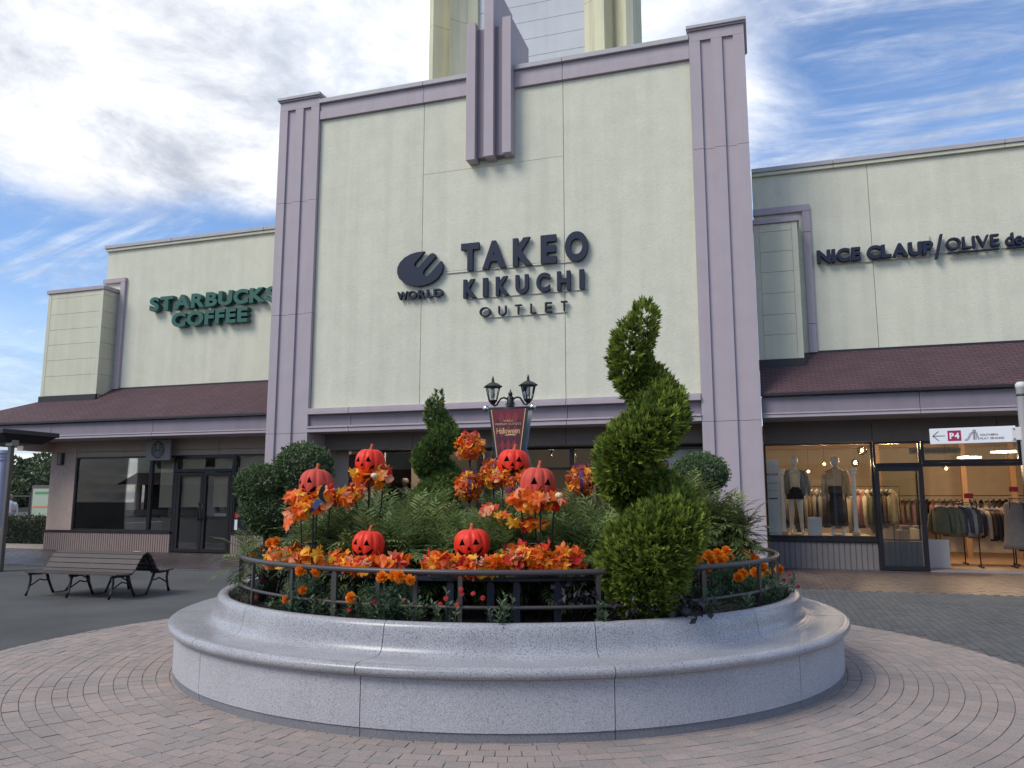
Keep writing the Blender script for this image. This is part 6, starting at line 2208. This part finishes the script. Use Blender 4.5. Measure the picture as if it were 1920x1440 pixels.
# brand list poster in the window
po = thing('window_poster', 'tall translucent white brand list poster at the left of the display window', 'poster', (.13, 20.4, .74))
MB().bbox(-.02, .30, 20.36, 20.368, .74, 2.55, .001).build('sheet', M('poster_sheet', (.80, .78, .75), .6), po)
word('NICE CLAUP', -.01, .27, 2.17, 2.22, 20.355, 20.359, INK, po, .03, .06, joined='lettering')
word('OLIVE des OLIVE', .0, .27, 1.97, 2.0, 20.355, 20.359, INK, po, .0, .06, joined='lettering')
word('natural couture', .0, .27, 1.80, 1.825, 20.355, 20.359, INK, po, .0, .06, joined='lettering')
word('rrrmi', .04, .25, 1.59, 1.66, 20.355, 20.359, INK, po, .03, .03, joined='lettering') if False else None
MB().box(.04, .24, 20.355, 20.359, 1.60, 1.63).build('lettering', INK, po)
# hanging name board inside
hb = thing('hanging_sign', 'pale NICE CLAUP name board hanging inside above the entrance', 'sign', (3.9, 20.8, 2.7))
MB().bbox(3.25, 4.35, 20.80, 20.83, 2.66, 2.80, .003).build('board', M('board_pale', (.40, .33, .25), .7), hb)
word('NICE CLAUP/OLIVE des OLIVE', 3.33, 4.27, 2.71, 2.745, 20.795, 20.799, INK, hb, .01, .08, joined='lettering')
MB().tube([(3.4, 20.815, 2.8), (3.4, 20.815, 3.31)], .004, 4).tube([(4.2, 20.815, 2.8), (4.2, 20.815, 3.31)], .004, 4).build('hanger', STEEL, hb)
# poster wall in the central shop, right end
wp = thing('window_poster', 'large white poster with red street lamp drawings in the central shop window', 'poster', (-2.1, 20.3, .6))
MB().bbox(-3.0, -1.45, 20.30, 20.31, .5, 2.84, .001).build('sheet', M('poster_white', (.72, .74, .76), .6), wp)
REDP = M('poster_red', (.28, .02, .02), .6)
m = MB()
for x, z, s_ in ((-2.42, 2.0, 1.0), (-2.15, 1.85, .7)):
    m.box(x - .012 * s_, x + .012 * s_, 20.292, 20.299, 1.2, z + .3 * s_)
    m.plate([(x - .05 * s_, z + .30 * s_), (x + .05 * s_, z + .30 * s_), (x + .10 * s_, z + .50 * s_), (x - .10 * s_, z + .50 * s_)], 20.292, 20.299)
    m.plate([(x - .10 * s_, z + .52 * s_), (x + .10 * s_, z + .52 * s_), (x, z + .60 * s_)], 20.292, 20.299)
m.box(-3.0, -2.72, 20.292, 20.299, 1.9, 2.4).box(-2.5, -1.46, 20.292, 20.299, 1.2, 1.9)
m.build('print', REDP, wp)
MB().box(-1.9, -1.46, 20.292, 20.299, 2.55, 2.84).build('print', M('poster_blue', (.40, .60, .66), .6), wp)

# ------------------------------------------------------------------ beyond the left corner
hedge = thing('hedge', 'clipped green hedge left of the café corner', 'hedge', (-26, 22.9, 0))
n = 9000
P = np.stack([rng.uniform(-33, -23.0, n), rng.uniform(22.4, 23.5, n), rng.uniform(.02, .92, n)], 1)
sel = rng.random(n)
P[sel < .45, 1] = 22.4 + rng.normal(0, .05, (sel < .45).sum())
P[(sel >= .45) & (sel < .75), 2] = .90 + rng.normal(0, .05, ((sel >= .45) & (sel < .75)).sum())
V, F = leaf_quads(P, norm(unit_rand(n) + np.array([0, -.2, .5])), unit_rand(n), rng.uniform(.06, .10, n), rng.uniform(.04, .06, n), .15)
foliage('foliage', [(V, F, np.clip((P[:, 2] - .45) * 1.1 + rng.normal(0, .2, n), 0, 1))], M('hedge_leaf', (.018, .036, .018), .5, col2=(.10, .12, .035), rnd=True, trans=.2), hedge)
MB().box(-32.9, -23.1, 22.5, 23.4, 0, .82).build('inner_block', M('hedge_inside', (.012, .016, .010), .9), hedge)  # solid dark block filling the hedge behind its leaves
fn = thing('fence', 'black steel fence beyond the hedge at far left', 'fence', (-30, 26, 0))
MB().tube([(-44, 26, 1.72), (-24, 26, 1.72)], .03, 6).build('rail', IRON, fn)
MB().tube([(-44, 26, .5), (-24, 26, .5)], .02, 6).build('rail', IRON, fn)
for k in range(9):
    MB().bbox(-43 + k * 2.2, -42.9 + k * 2.2, 25.95, 26.05, 0, 1.85, .01).build('post', IRON, fn)
nb = thing('notice_board', 'framed green and white notice board beside the café corner', 'notice board', (-27.7, 25.0, 0))
MB().bbox(-28.6, -26.8, 25.0, 25.06, .5, 2.15, .01).build('frame', M('board_frame', (.12, .09, .09), .5), nb)
MB().bbox(-28.5, -26.9, 24.985, 24.998, .6, 2.02, .003).build('panel', M('board_panel', (.40, .47, .37), .6), nb)
MB().box(-28.4, -27.0, 24.978, 24.984, 1.80, 1.90).build('print', M('board_green', (.10, .30, .10), .6), nb)
MB().box(-28.45, -27.0, 24.978, 24.984, 1.25, 1.33).build('print', M('board_orange', (.55, .25, .12), .6), nb)
for x in (-28.55, -26.9):
    MB().bbox(x, x + .08, 25.07, 25.15, 0, 2.1, .006).build('leg', MATS['board_frame'], nb)
# person beyond the hedge
pe = thing('person', 'person in a white shirt walking beyond the hedge at far left', 'person', (-28.95, 24.35, 0.08), R(40))
J, E_ = body_joints(1.72)
J['wr'] = (.18, -.22, 1.05, .028); J['fr'] = (.12, -.30, 1.12, .024)
figure('body', J, E_, M('skin', (.45, .28, .20), .6), pe)
SHIRT = M('white_shirt', (.72, .74, .80), .8)
jacket(pe, SHIRT, .85, .96, .21, .14, 'shirt')
MB().loft([(-.1, 0, .05, .07, .08), (-.1, 0, .5, .08, .09), (-.06, 0, .92, .12, .12)], 12).loft([(.1, 0, .05, .07, .08), (.1, 0, .5, .08, .09), (.06, 0, .92, .12, .12)], 12).build('trousers', M('dark_trousers', (.03, .03, .035), .8), pe, True, True)
MB().lathe([(.074, 0), (.085, .02), (.082, .07), (.05, .11), (0, .125)], (0, .012, 1.57), 14).build('hair', BLACK, pe, True, True)
# wooded hill
hv, hf = [], []
nx, ny = 40, 16
for i in range(nx + 1):
    for j in range(ny + 1):
        x = -260 + 260 * i / nx
        y = 70 + 130 * j / ny
        hv.append((x, y, -1 + 10 * (1 - math.exp(-((j / ny) * 2.2) ** 1.5)) + 1.2 * math.sin(x * .05) * j / ny))
for i in range(nx):
    for j in range(ny):
        a = i * (ny + 1) + j
        hf.append((a, a + ny + 1, a + ny + 2, a + 1))
struct('hill', MB().add(hv, hf), M('hill_scrub', (.02, .03, .015), .9), True)
parts = []
for k in range(230):
    x = rng.uniform(-215, -60)
    y = rng.uniform(78, 125)
    j = (y - 70) / 130
    z = -1 + 10 * (1 - math.exp(-(j * 2.2) ** 1.5))
    h = rng.uniform(3.0, 6.5)
    rr = rng.uniform(1.6, 3.0)
    n = 260
    u = unit_rand(n)
    P = np.array([x, y, z + h * .55]) + u * np.array([rr, rr, h * .5]) * (rng.uniform(.6, 1.0, n) ** .5)[:, None]
    V, F = leaf_quads(P, norm(unit_rand(n) + u), norm(u + unit_rand(n) * .7), rng.uniform(.5, 1.0, n), rng.uniform(.4, .7, n), .15)
    parts.append((V, F, np.clip(.35 + .4 * u[:, 2] + rng.normal(0, .12) + rng.normal(0, .12, n), 0, 1)))
V, F, r_ = merge(parts)
fo = link('far_wood', npmesh('far_wood', V, F, M('wood_leaf', (.022, .040, .028), .7, col2=(.11, .14, .050), rnd=True, trans=.15), rnd=r_))
tag(fo, 'dense wooded hillside seen past the café corner', 'woodland', kind='stuff')

# ------------------------------------------------------------------ shops across the court, behind the viewer (seen in the window glass)
ob = thing('shop_building', 'low cream shop row across the court, mirrored in the shop windows', 'building', (0, -24, 0))
MB().box(-60, 45, -30, -24, 3.0, 7.0).build('upper_wall', CREAM2, ob)
MB().box(-60, 45, -30, -23.9, 0, .6).build('dado', DADO, ob)
for k in range(21):
    MB().box(-60 + k * 5, -59.4 + k * 5, -24.2, -23.9, .601, 2.999).build('pier', TAN, ob)
MB().box(-60, 45, -29, -25.2, .601, 2.999).build('dark_interior', DARKW, ob)
MB().add([(-60, -21.5, 3.0), (45, -21.5, 3.0), (45, -24, 4.2), (-60, -24, 4.2)], [(0, 1, 2, 3)]).build('roof', SHINGLE, ob)
